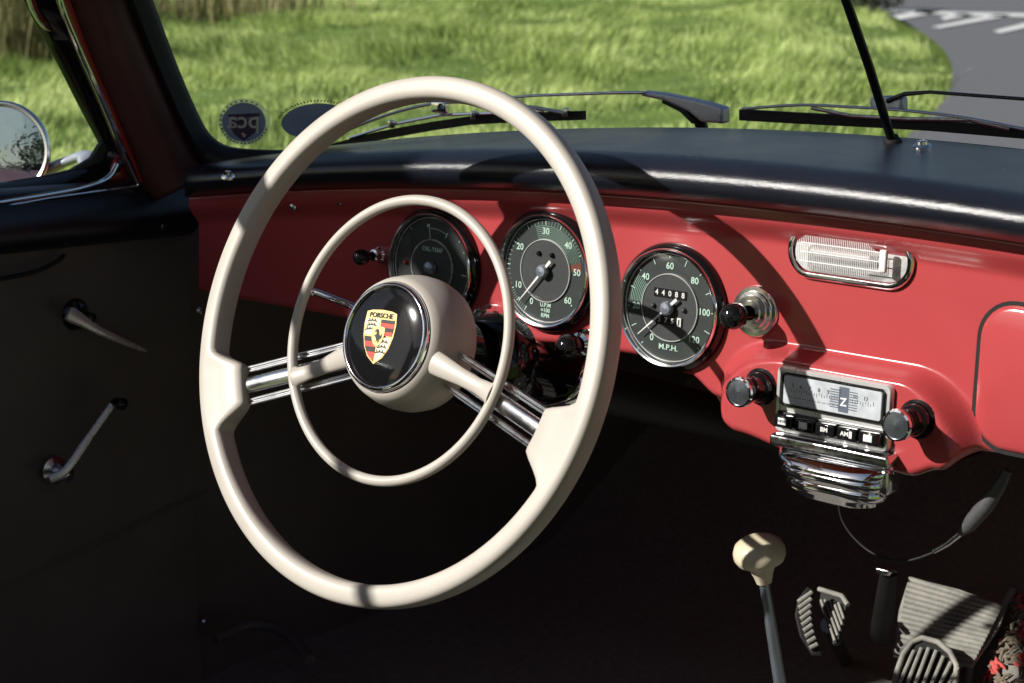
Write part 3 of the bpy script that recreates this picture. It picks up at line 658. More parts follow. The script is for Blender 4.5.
# =================================================================== DRIVER DOOR
ys = [-1.05+.055*i for i in range(21)]
prof = [(-.545, .912), (-.530, .913), (-.516, .909), (-.506, .900), (-.499, .888), (-.496, .876), (-.499, .864), (-.508, .856), (-.518, .852)]
def zadd(y): return -.055*(y+.005)
door = MB().grid([[V((-.518+.004*math.sin(z*9), y, z)) for z in (.33, .40, .47, .55, .63, .70, .78, .868+zadd(y))] for y in ys]).build('door', M['vinyl'], body, smooth=60)
tag(door, 'dark lined driver door with chrome window winder')
MB().grid([[V((x, y, z+zadd(y)*1.0)) for x, z in prof] for y in ys]).build('door_capping', M['padding'], door, smooth=80)
MB().grid([[V((x-.004, y, z+zadd(y))) for x, z in ((-.575, .905), (-.60, .89), (-.63, .80), (-.65, .65), (-.645, .45), (-.62, .33))] for y in ys]).build('outer_skin', M['bodyred'], door, smooth=80)
MB().grid([[V((x, y, z+zadd(y))) for x, z in ((-.543, .910), (-.575, .902))] for y in ys]).build('window_slot_trim', M['rubber'], door)
# moulding and pocket
MB().tube(smooth_path([xp(-120, 300, -.503), xp(-30, 284, -.503), xp(30, 273, -.503), xp(56, 262, -.505), xp(64, 255, -.508)], 5), .0022, 10).build('capping_piping', M['rubber'], door)
MB().tube([xp(-60, 622, -.513), xp(20, 584, -.513), xp(100, 545, -.513), xp(210, 490, -.516)], .0009, 8).build('lower_piping', M['vinyl'], door)
# window frame: black inner frame, chrome outer line
inn = [(26, -12), (38, 14), (52, 40), (66, 66), (80, 94), (94, 121), (103, 138), (108, 150), (104, 160), (86, 168), (60, 175), (30, 180), (-30, 188), (-140, 203), (-400, 240)]
out = [(53, -12), (62, 14), (74, 40), (86, 66), (99, 94), (112, 121), (121, 142), (125, 158), (120, 172), (100, 181), (66, 188), (30, 193), (-30, 200), (-140, 214), (-400, 252)]
A_ = smooth_path([xp(*p, -.545) for p in inn], 3); B_ = smooth_path([xp(*p, -.530) for p in out], 3)
MB().strip(A_, B_, .014, (-1, 0, 0)).build('window_frame', M['blackgloss'], door, smooth=60, bev=.002)
ch = smooth_path([xp(*p, -.510) for p in [(54, -30), (62, 6), (78, 46), (94, 82), (108, 114), (121, 146), (130, 166), (138, 184)]], 4)
MB().tube(ch, .0028, 10).build('chrome_frame_edge', M['chrome'], door)
ch2 = smooth_path([xp(*p, -.512) for p in [(117, 164), (108, 178), (85, 187), (50, 194), (0, 202), (-80, 214), (-400, 258)]], 4)
MB().tube(ch2, .0026, 10).build('chrome_lower_edge', M['chrome'], door)
ch3 = [xp(*p, -.508) for p in [(138, 186), (100, 191), (50, 198), (0, 207), (-80, 219), (-400, 262)]]
MB().tube(ch3, .0012, 8).build('chrome_sill_line', M['chrome'], door)
# perished weatherstrip in the lower front corner of the window
ws1 = [xp(*p, -.548) for p in ((-10, 187), (14, 181), (45, 176), (72, 170), (92, 158), (100, 145), (104, 141))]; ws2 = [xp(*p, -.546) for p in ((-10, 191), (14, 187), (50, 183), (80, 177), (102, 164), (108, 150), (108, 143))]
MB().strip(ws1, ws2, .006, (-1, 0, 0)).build('weatherstrip', M['seal'], door, smooth=60, bev=.001)
MB().strip([xp(*p, -.540) for p in ((28, -5), (33, 10), (40, 22), (47, 30))], [xp(*p, -.540) for p in ((34, -5), (40, 10), (48, 22), (53, 32))], .006, (-1, 0, 0)).build('quarterlight_catch', M['dullchrome'], door, bev=.001)
MB().strip([V((-.556, .01, .93)), V((-.556, -.11, 1.19)), V((-.556, -.60, 1.33))], [V((-.556, .0, .90)), V((-.556, -.11, .90)), V((-.556, -.60, .94))], .003, (-1, 0, 0)).build('window_glass', M['glass'], door, smooth=0)
# handle and winder
p0, p1, p2 = xp(68, 313, -.492), xp(104, 333, -.487), xp(146, 351, -.497)
h = MB().tube(smooth_path([p0, (p0*.6+p1*.4), p1, p2], 5), [.0062, .0072, .0075, .0070, .0066, .0060, .0055, .0050, .0047, .0044, .0042, .0038, .0034, .0028, .0022, .0016], 14, flat=.38, upv=(1.75, -.7, .35)).build('door_handle', M['silver'], door, smooth=70)
MB().lathe([(.016, 0), (.016, .002), (.012, .006), (.006, .010), (.005, .028), (.0001, .030)], xp(74, 314, -.517), (1, 0, 0), 28).build('handle_rose', M['blackgloss'], door, smooth=50)
q0, q1, q2 = xp(50, 479, -.497), xp(66, 470, -.490), xp(112, 405, -.486)
c_ = MB().tube(smooth_path([q0, q1, (q1+q2)/2, q2], 5), [.0045]*5+[.0042]*5+[.0036]*6, 14, flat=.5, upv=(1.75, -.7, .35)).build('window_winder', M['silver'], door, smooth=70)
MB().lathe([(.014, 0), (.014, .003), (.008, .006), (.007, .020), (.0085, .022), (.0001, .026)], xp(53, 470, -.517), (1, 0, 0), 28).build('winder_boss', M['dullchrome'], door, smooth=50)
MB().lathe([(.004, 0), (.006, .006), (.006, .014), (.0001, .018)], xp(114, 402, -.488), (1, 0, 0), 20).build('winder_knob', M['blackgloss'], door, smooth=50)

# =================================================================== EXTERIOR MIRROR
mc = at(1, 150, 'x', -.75); mir = thing('side_mirror', mc+V((0, 0, -.055)), 'round chrome door mirror on a silver stem outside the left window', 'door mirror')
mn = (CAM-mc).normalized(); mn = (mn+V((.0, -.35, .0))).normalized()
MB().lathe([(.0465, .000), (.0490, .002), (.0515, .001), (.0525, -.003), (.051, -.012), (.043, -.028), (.025, -.038), (.0001, -.041)], mc, mn, 64).build('mirror_housing', M['chrome'], mir, smooth=60)
MB().lathe([(.0464, .0004), (.0495, .0026), (.0505, .0015)], mc, mn, 64).build('mirror_rim', M['silver'], mir, smooth=60)
MB().lathe([(.0001, .0012), (.046, .0008)], mc, mn, 64).build('mirror_glass', M['mirror'], mir, smooth=60)
MB().tube(smooth_path([mc-mn*.02+V((.02, .02, -.03)), at(70, 160, 'x', -.70), at(88, 158, 'x', -.66), V((-.63, .02, .885))], 5), [.010]*4+[.009]*6+[.012]*6, 14, flat=.6).build('mirror_stem', M['bluegrey'], mir, smooth=60)

# =================================================================== THINGS ON THE SCREEN
def screen_pt(px, py, off=0.):
    """on the left part of the windscreen"""
    p = at(px, py, 'y', .07)
    for _ in range(25):
        x = XC+(p.x-XC)/(1-.06*.15); u_ = x-XC; rk = R(36-12*(abs(u_)/.77)**2); h = (p.z-(ztop(x)-.004))/math.cos(rk); p = at(px, py, 'y', yglass(x)+.004-h*math.sin(rk)-off)
    return p
def sticker_frame(px, py, rot=0.):
    o = screen_pt(px, py, .004); a = screen_pt(px+18, py, .004); b = screen_pt(px, py-18, .004)
    x = (a-o).normalized(); n = x.cross((b-o)).normalized(); y = n.cross(x); 
    if n.y > 0: n = -n
    F = frame(o, x, (b-o).normalized(), n) @ Matrix.Rotation(rot, 4, 'Z'); return F, (a-o).length/18, (b-o).length/18
F, kx, ky = sticker_frame(244, 122, R(0))
def el(F, w, h, mb, z, th, n=56): mb.prism(circle(w, n, ry=h), th, F, z)
st1 = thing('window_sticker', F.translation, 'round blue club sticker reading pca in mirror writing in the lower left windscreen corner', 'sticker')
w, h = 26*kx, 23.5*ky
mb = MB(); ra_ = circle(w, 56, ry=h); rb_ = circle(w*.84, 56, ry=h*.84)
mb.grid([[F @ V((x, y, 0)) for x, y in ra_], [F @ V((x, y, 0)) for x, y in rb_]], closed=True); mb.build('outer_ring', M['stickerpale'], st1, smooth=0)
mb = MB(); el(F, w*.84, h*.84, mb, .0003, .0003); mb.build('blue_disc', M['stickerblue'], st1, smooth=0)
mb = MB(); mb.prism([(x*w, y*h) for x, y in ((-.62, .34), (.6, .40), (.62, .28), (.05, .18), (.55, .10), (.62, -.1), (.42, -.45), (0, -.80), (-.38, -.5), (-.6, .02), (-.5, .14), (-.1, .20), (-.62, .26))], .0003, F, .0006); mb.build('dark_shield', M['stickershield'], st1, smooth=0)
mb = MB(); textmesh(mb, 'pca', h*1.0, F @ Matrix.Translation((0, .08*h, .0013)), mirror=True, bold=.0004, sx=.98)
mb.prism([(x*w*.8, y*h*.8) for x, y in ((-.1, -.56), (.02, -.52), (.0, -.60), (.14, -.64), (.06, -.80), (-.06, -.76), (-.02, -.68), (-.1, -.66))], .0003, F, .0009)
mb.build('white_lettering', M['white'], st1, smooth=0)
mb = MB()
for i in range(30):
    a = R(200-i*13) if i < 12 else R(200+(i-11)*9.5-12)
    if i >= 12 and i > 27: continue
    c, s = math.cos(a), math.sin(a); mb.prism([(w*(q*c-e*s*.035), h*(q*s+e*c*.035)) for q, e in ((.87, -1), (.94, -1), (.94, 1), (.87, 1))], .0002, F, .0004)
mb.build('ring_ticks', M['ink'], st1, smooth=0)
F2, kx, ky = sticker_frame(315, 121, R(6))
st2 = thing('window_sticker', F2.translation, 'dark slate oval sticker half hidden behind the steering wheel rim', 'sticker')
w, h = 34*kx, 17.5*ky
mb = MB(); el(F2, w, h, mb, 0, .0004); mb.build('oval_disc', M['stickerblue'], st2, smooth=0)
mb = MB()
for i in range(26):
    a = R(160-i*5.2); c, s = math.cos(a), math.sin(a); k1 = 1.08+.03*(i % 2); mb.prism([(w*(q*c-e*s*.018), h*1.03*(q*s+e*c*.018)) for q, e in ((1.07, -1), (k1+.07, -1), (k1+.07, 1), (1.07, 1))], .0003, F2, 0)
mb.build('rim_marks', M['enamelblack'], st2, smooth=0)
# mirror rod
rb0 = at(893, 136, 'y', .120); rb0.z = rb0.z
rod = thing('mirror_rod', rb0, 'thin dark rod rising from the dash top in front of the windscreen', 'mirror rod')
dirr = at(845, 0, 'y', .120-.125*math.sin(R(36))/math.cos(R(36))) if False else None
q = at(845, -3, 'y', .030)
q2 = rb0+(q-rb0)*2.0
MB().tube([rb0+V((0, 0, -.006)), rb0+(q-rb0)*.5, q2], [.0036, .0038, .0038], 16).build('rod_shaft', M['blackgloss'], rod, smooth=60)
MB().lathe([(.0075, -.002), (.0075, .0015), (.0048, .004), (.004, .006)], V((rb0.x, rb0.y, padtop(rb0.x, rb0.y)+.0)), (0, 0, 1), 24).build('rod_foot', M['rubber'], rod, smooth=40)

# =================================================================== WIPERS (outside)
YW = .235
def wpt(px, py, y=YW): return at(px, py, 'y', y)
w1 = thing('windscreen_wiper', wpt(706, 122), 'silver wiper with its arm and blade behind the top of the steering wheel', 'wiper', 'windscreen wipers')
MB().tube([wpt(470, 101), wpt(535, 95.5), wpt(610, 93), wpt(645, 92.5)], [.0018, .0024, .0026, .0028], 12, flat=.6).build('arm_rod', M['dullchrome'], w1, smooth=60)
a_ = [wpt(640, 91), wpt(664, 94), wpt(688, 99), wpt(706, 103), wpt(722, 108)]; b_ = [wpt(640, 96), wpt(664, 101), wpt(688, 112), wpt(700, 122), wpt(722, 124)]
MB().strip(a_, b_, .014, (0, 1, 0)).build('arm_head', M['bluegrey'], w1, smooth=60, bev=.003)
MB().tube([wpt(696, 106, YW+.01), wpt(702, 128, YW+.02)], .006, 14).build('arm_pivot', M['blackgloss'], w1)
MB().strip([wpt(662, 99, YW+.002), wpt(680, 104, YW+.002), wpt(692, 118, YW+.002)], [wpt(662, 103, YW+.002), wpt(680, 112, YW+.002), wpt(692, 124, YW+.002)], .008, (0, 1, 0)).build('arm_spring', M['rubber'], w1)
bl = [(290, 160), (330, 148), (380, 135), (430, 126), (470, 120), (520, 117), (583, 115)]
MB().strip([wpt(x, y-4) for x, y in bl], [wpt(x, y+5) for x, y in bl], .005, (0, 1, 0)).build('blade_rubber', M['rubber'], w1, smooth=60)
MB().tube(smooth_path([wpt(x, y, YW-.004) for x, y in ((312, 148), (350, 129), (390, 114), (425, 105), (456, 102), (490, 104), (530, 107), (566, 113))], 4), .0034, 12, flat=.5).build('blade_bow', M['bluegrey'], w1, smooth=60)
MB().tube([wpt(x, y, YW-.003) for x, y in ((350, 138), (395, 124), (440, 115), (500, 113), (545, 111))], .0016, 8).build('blade_link', M['chrome'], w1)
MB().box(wpt(440, 107, YW-.006), (.010, .004, .006), bev=.002).build('blade_clip', M['chrome'], w1)
for x, y in ((391, 124), (474, 115), (566, 112)): MB().box(wpt(x, y, YW-.006), (.003, .003, .004), bev=.001).build('blade_claw', M['dullchrome'], w1)
w2 = thing('windscreen_wiper', wpt(890, 112), 'dark wiper with long black blade lying across the right of the screen', 'wiper', 'windscreen wipers')
MB().tube([wpt(888, 101), wpt(905, 94), wpt(930, 92), wpt(1024, 99), wpt(1120, 108)], [.004, .0035, .0026, .0026, .0026], 12, flat=.6).build('arm_rod', M['blackgloss'], w2, smooth=60)
MB().strip([wpt(868, 98), wpt(884, 96), wpt(902, 97)], [wpt(870, 110), wpt(884, 111), wpt(902, 112)], .012, (0, 1, 0)).build('arm_head', M['bluegrey'], w2, smooth=60, bev=.003)
bl = [(739, 115.5), (800, 119), (860, 122), (930, 126), (1024, 134), (1120, 144)]
MB().strip([wpt(x, y-6) for x, y in bl], [wpt(x, y+5) for x, y in bl], .006, (0, 1, 0)).build('blade_rubber', M['rubber'], w2, smooth=60)
MB().tube(smooth_path([wpt(x, y, YW-.004) for x, y in ((742, 109), (800, 105), (850, 107), (900, 110), (960, 117), (1024, 129), (1100, 144))], 4), .0026, 12, flat=.5).build('blade_bow', M['bluegrey'], w2, smooth=60)
MB().tube([wpt(x, y, YW-.003) for x, y in ((812, 108), (852, 116), (905, 119), (970, 120), (1010, 129))], .0018, 8).build('blade_link', M['dullchrome'], w2)

# =================================================================== GEAR LEVER
kc = V((.147, .11, .637)); 
def ray_at(px, py, depth): d = FWD*FPX + RGT*(px-512) + UPV*(341.5-py); return CAM+d*(depth/FPX)
kc = ray_at(760, 557, 1.65)
s0 = ray_at(764, 588, 1.652); s1 = ray_at(781, 690, 1.68); dd = (s1-s0); s2 = s0+dd*1.7
axk = (s0-s1).normalized()
gear = thing('gear_lever', s2, 'tall gear lever with cream mushroom knob on a bare steel shaft', 'gear lever')
ktop = kc
MB().lathe([(.0001, .0145), (.008, .0142), (.014, .0122), (.0190, .0085), (.0212, .003), (.0212, -.002), (.0190, -.0065), (.0140, -.0090), (.0115, -.0105), (.0100, -.014), (.0080, -.019), (.0068, -.0235), (.0064, -.0255), (.0001, -.0260)], kc+axk*.003, axk, 48).build('gear_knob', M['ivory'], gear, smooth=60)
MB().tube([kc-axk*.020, s1, s2], [.0042, .0052, .0062], 20).build('lever_shaft', M['steel'], gear, smooth=60)
MB().lathe([(.034, -.012), (.030, .0), (.022, .004), (.020, .012), (.013, .016), (.011, .028), (.007, .030)], s2, axk, 32).build('rubber_boot', M['rubber'], gear, smooth=50)

# =================================================================== PEDALS AND MATS
def quad_frame(p00, p10, p01):
    x = (p10-p00).normalized(); n = x.cross(p01-p00).normalized(); 
    if n.dot(CAM-p00) < 0: n = -n
    return x, n
brake = thing('foot_pedal', at(838, 640, 'z', .40), 'narrow ribbed pedal with sunlit folded rubber pad left of the ribbed mat', 'pedal', 'foot pedals')
Z1 = .50
def pad_from(px, m_, name, parent, th=.006, zc=Z1, tilt=(0, -.75, .66), ribs=7, rib_m=None, rr=.004, horiz=False):
    c = at(sum(p[0] for p in px)/len(px), sum(p[1] for p in px)/len(px), 'z', zc); n = V(tilt).normalized(); P3 = [hit(x, y, c, n) for x, y in px]
    b = MB(); k = len(P3); b.add(P3+[p-n*th for p in P3], [tuple(range(k)), tuple(range(2*k-1, k-1, -1))]+[(i, k+i, k+(i+1) % k, (i+1) % k) for i in range(k)])
    b.build(name, m_, parent, smooth=0, bev=.0015); return c, n
c, n = pad_from([(808, 586), (816, 592), (810, 612), (812, 630), (818, 640), (822, 655), (812, 655), (800, 636), (795, 615), (798, 598)], M['rubber'], 'pad_left_half', brake, tilt=(.5, -.7, .5))
for i in range(9):
    t = i/8; a = hit(798-2*math.sin(t*3)+t*12, 602+t*46, c+n*.003, n); b = hit(812-4*math.sin(t*3)+t*6, 592+t*52, c+n*.003, n); MB().tube([a, b], .0022, 8).build('pad_rib', M['greyrubber'], brake)
c, n = pad_from([(820, 590), (842, 597), (846, 606), (842, 625), (838, 642), (832, 645), (826, 622), (819, 604)], M['rubber'], 'pad_right_half', brake, tilt=(-.25, -.8, .55))
for x0_, y0_, x1_, y1_ in ((821, 600, 835, 641), (825, 600, 838, 636), (829.5, 601, 840.5, 631), (834, 602, 842.5, 625), (838.5, 603, 844, 619)):
    MB().tube([hit(x0_, y0_, c+n*.003, n), hit(x1_, y1_, c+n*.003, n)], .0015, 8).build('pad_rib', M['greyrubber'], brake)
MB().tube([hit(819, 589, c+n*.002, n), hit(842, 596, c+n*.002, n), hit(848, 605, c+n*.002, n)], .0025, 10).build('pad_top_edge', M['greyrubber'], brake)
MB().tube([at(828, 625, 'z', Z1-.02), at(845, 660, 'z', .37)], .008, 12).build('pedal_arm', M['blackgloss'], brake)
acc = thing('foot_pedal', at(940, 690, 'z', .39), 'wide pedal with grey diagonal ribs in front of the ribbed floor mat', 'pedal', 'foot pedals')
outl = [(893, 690), (897, 672), (903, 655), (911, 643), (922, 638), (938, 642), (950, 652), (957, 666), (955, 690)]
c, n = pad_from(outl, M['rubber'], 'pedal_pad', acc, zc=.468, tilt=(.1, -.62, .78))
MB().tube([hit(x, y, c+n*.002, n) for x, y in outl], .0030, 10).build('pad_border', M['greyrubber'], acc, smooth=60)
for i in range(7):
    x0_ = 900+i*8.2; x1_ = 914+i*7.4; y1_ = 645+(abs(i-1.5))*2.6+(i > 3)*(i-3)*3.2
    MB().tube([hit(x0_-3, 689, c+n*.003, n), hit(x1_, y1_+2, c+n*.003, n)], .0021, 8).build('pad_rib', M['greyrubber'], acc)
MB().tube([at(930, 668, 'z', .44), at(960, 700, 'z', .37)], .010, 12).build('pedal_arm', M['blackgloss'], acc)
lv = thing('pedal_lever', at(893, 630, 'z', .40), 'black upright lever with bright tip beside the sunlit ribbed mat', 'lever')
MB().tube([at(889, 573, 'z', .52), at(886, 600, 'z', .48), at(880, 640, 'z', .41)], [.009, .011, .012], 16, flat=.6).build('lever_arm', M['rubber'], lv, smooth=60)
MB().box(at(884, 571, 'z', .525), (.008, .004, .003), bev=.0015).build('bright_tip', M['dullchrome'], lv)
# ribbed mat
c = at(955, 612, 'z', .495); n = V((.15, -.62, .77)).normalized()
mo = [(909, 577), (958, 589), (1006, 607), (1000, 625), (976, 660), (955, 668), (893, 655), (899, 610)]
mat_ = thing('floor_mat', hit(940, 650, c, n), 'grey ribbed rubber mat with broken sun patches on the floor', 'floor mat')
P3 = [hit(x, y, c, n) for x, y in mo]; k = len(P3)
MB().add(P3+[p-n*.004 for p in P3], [tuple(range(k)), tuple(range(2*k-1, k-1, -1))]+[(i, k+i, k+(i+1) % k, (i+1) % k) for i in range(k)]).build('mat_sheet', M['greyrubber'], mat_, smooth=0)
rbm = MB()
for i in range(15):
    t = i/14; a = hit(909-t*14+(0), 579+t*72, c+n*.002, n); b = hit(1003-t*30, 607+t*58, c+n*.002, n); rbm.tube([a, b], .0034, 8, flat=.9)
rbm.build('mat_ribs', M['greyrubber'], mat_, smooth=60)
# woven mat
c = at(1010, 640, 'z', .476); n = V((-.25, -.60, .76)).normalized()
wv = thing('woven_mat', hit(1010, 683, c, n), 'red and cream coarse woven mat with bound edge at the bottom right', 'floor mat')
mo = [(1012, 592), (1060, 560), (1120, 700), (960, 720), (968, 668), (990, 628)]
P3 = [hit(x, y, c, n) for x, y in mo]; k = len(P3)
MB().add(P3+[p-n*.012 for p in P3], [tuple(range(k)), tuple(range(2*k-1, k-1, -1))]+[(i, k+i, k+(i+1) % k, (i+1) % k) for i in range(k)]).build('mat_base', M['carpet'], wv, smooth=0)
MB().tube([hit(x, y, c+n*.003, n) for x, y in ((1014, 590), (992, 626), (970, 666), (961, 716))], .0045, 10).build('bound_edge', M['greyrubber'], wv, smooth=60)
M['yarnred'] = mat('red_yarn', (.60, .10, .09), .9, var=.3, vscale=300); M['yarncream'] = mat('cream_yarn', (.22, .18, .13), .9, var=.4, vscale=300)
yr, yc = MB(), MB()
for i in range(520):
    px_ = random.uniform(966, 1090); py_ = random.uniform(596, 715)
    if (px_-1014)*(716-590) < (py_-590)*(961-1014)+700: continue
    p = hit(px_, py_, c+n*.003, n); a = random.uniform(0, math.pi); L_ = random.uniform(.004, .008)
    blk = (math.sin(px_*.16)+math.sin(py_*.21+px_*.05))
    ex = V((1, .1, .3)).normalized(); ey = n.cross(ex).normalized(); d = ex*math.cos(a)+ey*math.sin(a)
    (yr if blk > .35 and random.random() < .8 else yc).tube([p-d*L_, p+n*.0025, p+d*L_], [.0008, .0018 if blk <= .35 else .0024, .0008], 6)
tag(yr.build('red_yarn', M['yarnred'], wv, smooth=60), kind='stuff'); tag(yc.build('cream_yarn', M['yarncream'], wv, smooth=60), kind='stuff')

# loose wire with its connector under the dash
wire = thing('loose_cable', at(900, 560, 'y', .04), 'thin looping cable with a grey connector hanging under the dash', 'cable')
MB().tube(smooth_path([at(x, y, 'y', .02) for x, y in ((838, 498), (842, 520), (856, 540), (878, 556), (905, 561), (932, 553), (946, 545))], 5), .0010, 8).build('thin_wire', M['rubber'], wire)
MB().tube([at(934, 551, 'y', .02), at(948, 543, 'y', .02), at(960, 533, 'y', .02)], [.0022, .0026, .0030], 12).build('metal_ferrule', M['dullchrome'], wire)
MB().tube([at(960, 533, 'y', .02), at(968, 526, 'y', .02), at(986, 505, 'y', .02), at(1000, 485, 'y', .02), at(1008, 470, 'y', .02)], [.003, .0058, .0065, .005, .0035], 14).build('connector_body', M['connector'], wire, smooth=60)

# =================================================================== OUTSIDE
ground = MB()
gx = np.concatenate([[-400, -120, -60], np.linspace(-34, 8, 120), [20, 60, 200, 400]]); gy = np.concatenate([[-300, -60, -10], np.linspace(-2, 40, 120), [60, 120, 400]])
def gz(x, y): return .04*math.sin(x*.7+1)*math.sin(y*.6)+.025*math.sin(x*1.9+y*1.3)
ground.grid([[V((x, y, gz(x, y) if -34 < x < 8 and -2 < y < 40 else 0)) for x in gx] for y in gy])
M['lawn'] = mat('lawn_soil_and_moss', (.18, .27, .06), .95, col2=(.09, .14, .04), vscale=2.2, bump=1., bscale=30, spec=.1)
tag(ground.build('ground', M['lawn'], None, smooth=80), kind='structure')
# road: curve of the grass edge taken on the ground plane
edge_px = [(800, -30), (840, -12), (868, 2), (889, 18), (905, 25), (917, 33), (932, 43), (945, 56), (952, 70), (952, 84), (948, 98), (938, 112), (925, 125), (905, 145), (880, 175)]
E3 = smooth_path([at(x, y, 'z', .05) for x, y in edge_px], 4)
far = [V((p.x+14, p.y+14, .075)) for p in E3]
M['asphalt'] = mat('asphalt', (.19, .19, .205), .85, col2=(.14, .14, .15), vscale=40, bump=.6, bscale=300, spec=.3)
for p in E3: p.z = .075
tag(MB().strip(E3, [p+V((18, 16, 0)) for p in E3]).build('road', M['asphalt'], None, smooth=0), kind='structure')
M['roadpaint'] = mat('worn_road_paint', (.88, .88, .86), .7, var=.15, vscale=14)
def gq(px): return [V((q.x, q.y, .082)) for q in (at(x, y, 'z', .082) for x, y in px)]
rp = MB()
for px in ([(884, 11), (885, 8.5), (960, 12), (1060, 14), (1060, 17.5), (960, 15.5)], [(893, 15.5), (924, 10.5), (941, 11.5), (900, 19.5)], [(931, 27), (996, 14), (1013, 15), (940, 28)], [(993, 31), (1040, 19), (1060, 20), (1000, 33)], [(940, 17.2), (960, 13), (975, 14), (945, 20)]):
    q = gq(px); rp.add(q, [tuple(range(len(q)))])
tag(rp.build('road_marking', M['roadpaint'], None, smooth=0), kind='structure')
# grass blades where the camera looks
EP = np.array([(p.x, p.y) for p in E3])
def in_road(x, y):
    # right of the edge curve in the photograph
    P = np.stack([x, y, np.full_like(x, .08)], 1)-np.array(CAM); z = P@np.array(FWD); u_ = 512+FPX*(P@np.array(RGT))/z; v_ = 341.5-FPX*(P@np.array(UPV))/z
    ex = np.interp(v_, [e[1] for e in edge_px], [e[0] for e in edge_px], left=800, right=880)
    return u_ > ex, u_, v_
def blades(N, hmin, hmax, wid, xr, name_only=False, seed=1, dens=None):
    g = np.random.default_rng(seed)
    az = g.uniform(R(22), R(60), N); dist = np.sqrt(g.uniform(4.6**2, 26**2, N))
    x = CAM.x-np.sin(az)*dist; y = CAM.y+np.cos(az)*dist
    road, u_, v_ = in_road(x, y); cl = np.sin(x*1.7+np.sin(y*1.3)*1.5)*np.sin(y*1.9+np.sin(x*.9)*2)+.5*np.sin(x*4.1+y*2.7)
    keep = ~road & (u_ > -60) & (u_ < 1080) & (v_ > -60)
    x, y, cl = x[keep], y[keep], cl[keep]; n = len(x)
    hgt = g.uniform(hmin, hmax, n)*(1+.75*np.clip(cl, -1, 1)); ang = g.uniform(0, 2*np.pi, n); lean = g.uniform(.2, 1.0, n)*hgt; la = np.sin(x*.8)*1.5+np.cos(y*1.1)*1.5+g.normal(0, .7, n)
    zb = .04*np.sin(x*.7+1)*np.sin(y*.6)+.025*np.sin(x*1.9+y*1.3)-.01
    wx, wy = np.cos(ang)*wid, np.sin(ang)*wid; lx, ly = np.cos(la)*lean, np.sin(la)*lean
    V4 = np.empty((n, 5, 3))
    V4[:, 0] = np.stack([x-wx, y-wy, zb], 1); V4[:, 1] = np.stack([x+wx, y+wy, zb], 1)
    V4[:, 2] = np.stack([x+wx*.7+lx*.35, y+wy*.7+ly*.35, zb+hgt*.6], 1); V4[:, 3] = np.stack([x-wx*.7+lx*.35, y-wy*.7+ly*.35, zb+hgt*.6], 1)
    V4[:, 4] = np.stack([x+lx, y+ly, zb+hgt*.95], 1)
    return V4
def blade_object(V4, name, m):
    n = len(V4); me = bpy.data.meshes.new(name); me.vertices.add(n*5); me.vertices.foreach_set('co', V4.reshape(-1))
    base = np.arange(n)*5; loops = np.concatenate([np.stack([base, base+1, base+2, base+3], 1), np.stack([base+3, base+2, base+4], 1)], 1).reshape(-1)
    me.loops.add(n*7); me.loops.foreach_set('vertex_index', loops.astype(np.int32)); me.polygons.add(n*2)
    st_ = np.stack([np.arange(n)*7, np.arange(n)*7+4], 1).reshape(-1); me.polygons.foreach_set('loop_start', st_.astype(np.int32)); me.update(calc_edges=True); me.validate()
    o = bpy.data.objects.new(name, me); COL.objects.link(o); me.materials.append(m); return o
def grassmat(name, a, b, c3):
    m = bpy.data.materials.new(name); m.use_nodes = True; N = m.node_tree.nodes; L = m.node_tree.links; bs = N['Principled BSDF']; bs.inputs['Roughness'].default_value = .6; bs.inputs['Specular IOR Level'].default_value = .25
    g = N.new('ShaderNodeNewGeometry'); n = N.new('ShaderNodeTexNoise'); n.inputs['Scale'].default_value = 1.1; n.inputs['Detail'].default_value = 8; n.inputs['Roughness'].default_value = .7; tc = N.new('ShaderNodeTexCoord'); L.new(tc.outputs['Object'], n.inputs['Vector'])
    mx_ = N.new('ShaderNodeMath'); mx_.operation = 'MULTIPLY_ADD'; mx_.inputs[1].default_value = .22; L.new(g.outputs['Random Per Island'], mx_.inputs[0]); 
    s_ = N.new('ShaderNodeMath'); s_.operation = 'SUBTRACT'; s_.inputs[1].default_value = .10; L.new(n.outputs['Fac'], s_.inputs[0]); L.new(s_.outputs[0], mx_.inputs[2])
    r = N.new('ShaderNodeValToRGB'); r.color_ramp.elements[0].position = .36; r.color_ramp.elements[1].position = .68; r.color_ramp.elements[0].color = (*a, 1); r.color_ramp.elements[1].color = (*c3, 1)
    e = r.color_ramp.elements.new(.5); e.color = (*b, 1); L.new(mx_.outputs[0], r.inputs['Fac']); L.new(r.outputs['Color'], bs.inputs['Base Color'])
    t = N.new('ShaderNodeBsdfTranslucent'); L.new(r.outputs['Color'], t.inputs['Color']); ms = N.new('ShaderNodeMixShader'); ms.inputs[0].default_value = .35
    o = N['Material Output']; L.new(bs.outputs[0], ms.inputs[1]); L.new(t.outputs[0], ms.inputs[2]); L.new(ms.outputs[0], o.inputs[0]); return m
M['grass'] = grassmat('grass_blades', (.09, .14, .035), (.42, .55, .15), (.85, .92, .42))
M['straw'] = grassmat('dry_grass', (.16, .15, .06), (.34, .30, .14), (.48, .44, .26))
tag(blade_object(blades(230000, .04, .10, .0042, None), 'grass', M['grass']), 'bright green unmown grass around the car', 'grass', kind='stuff')
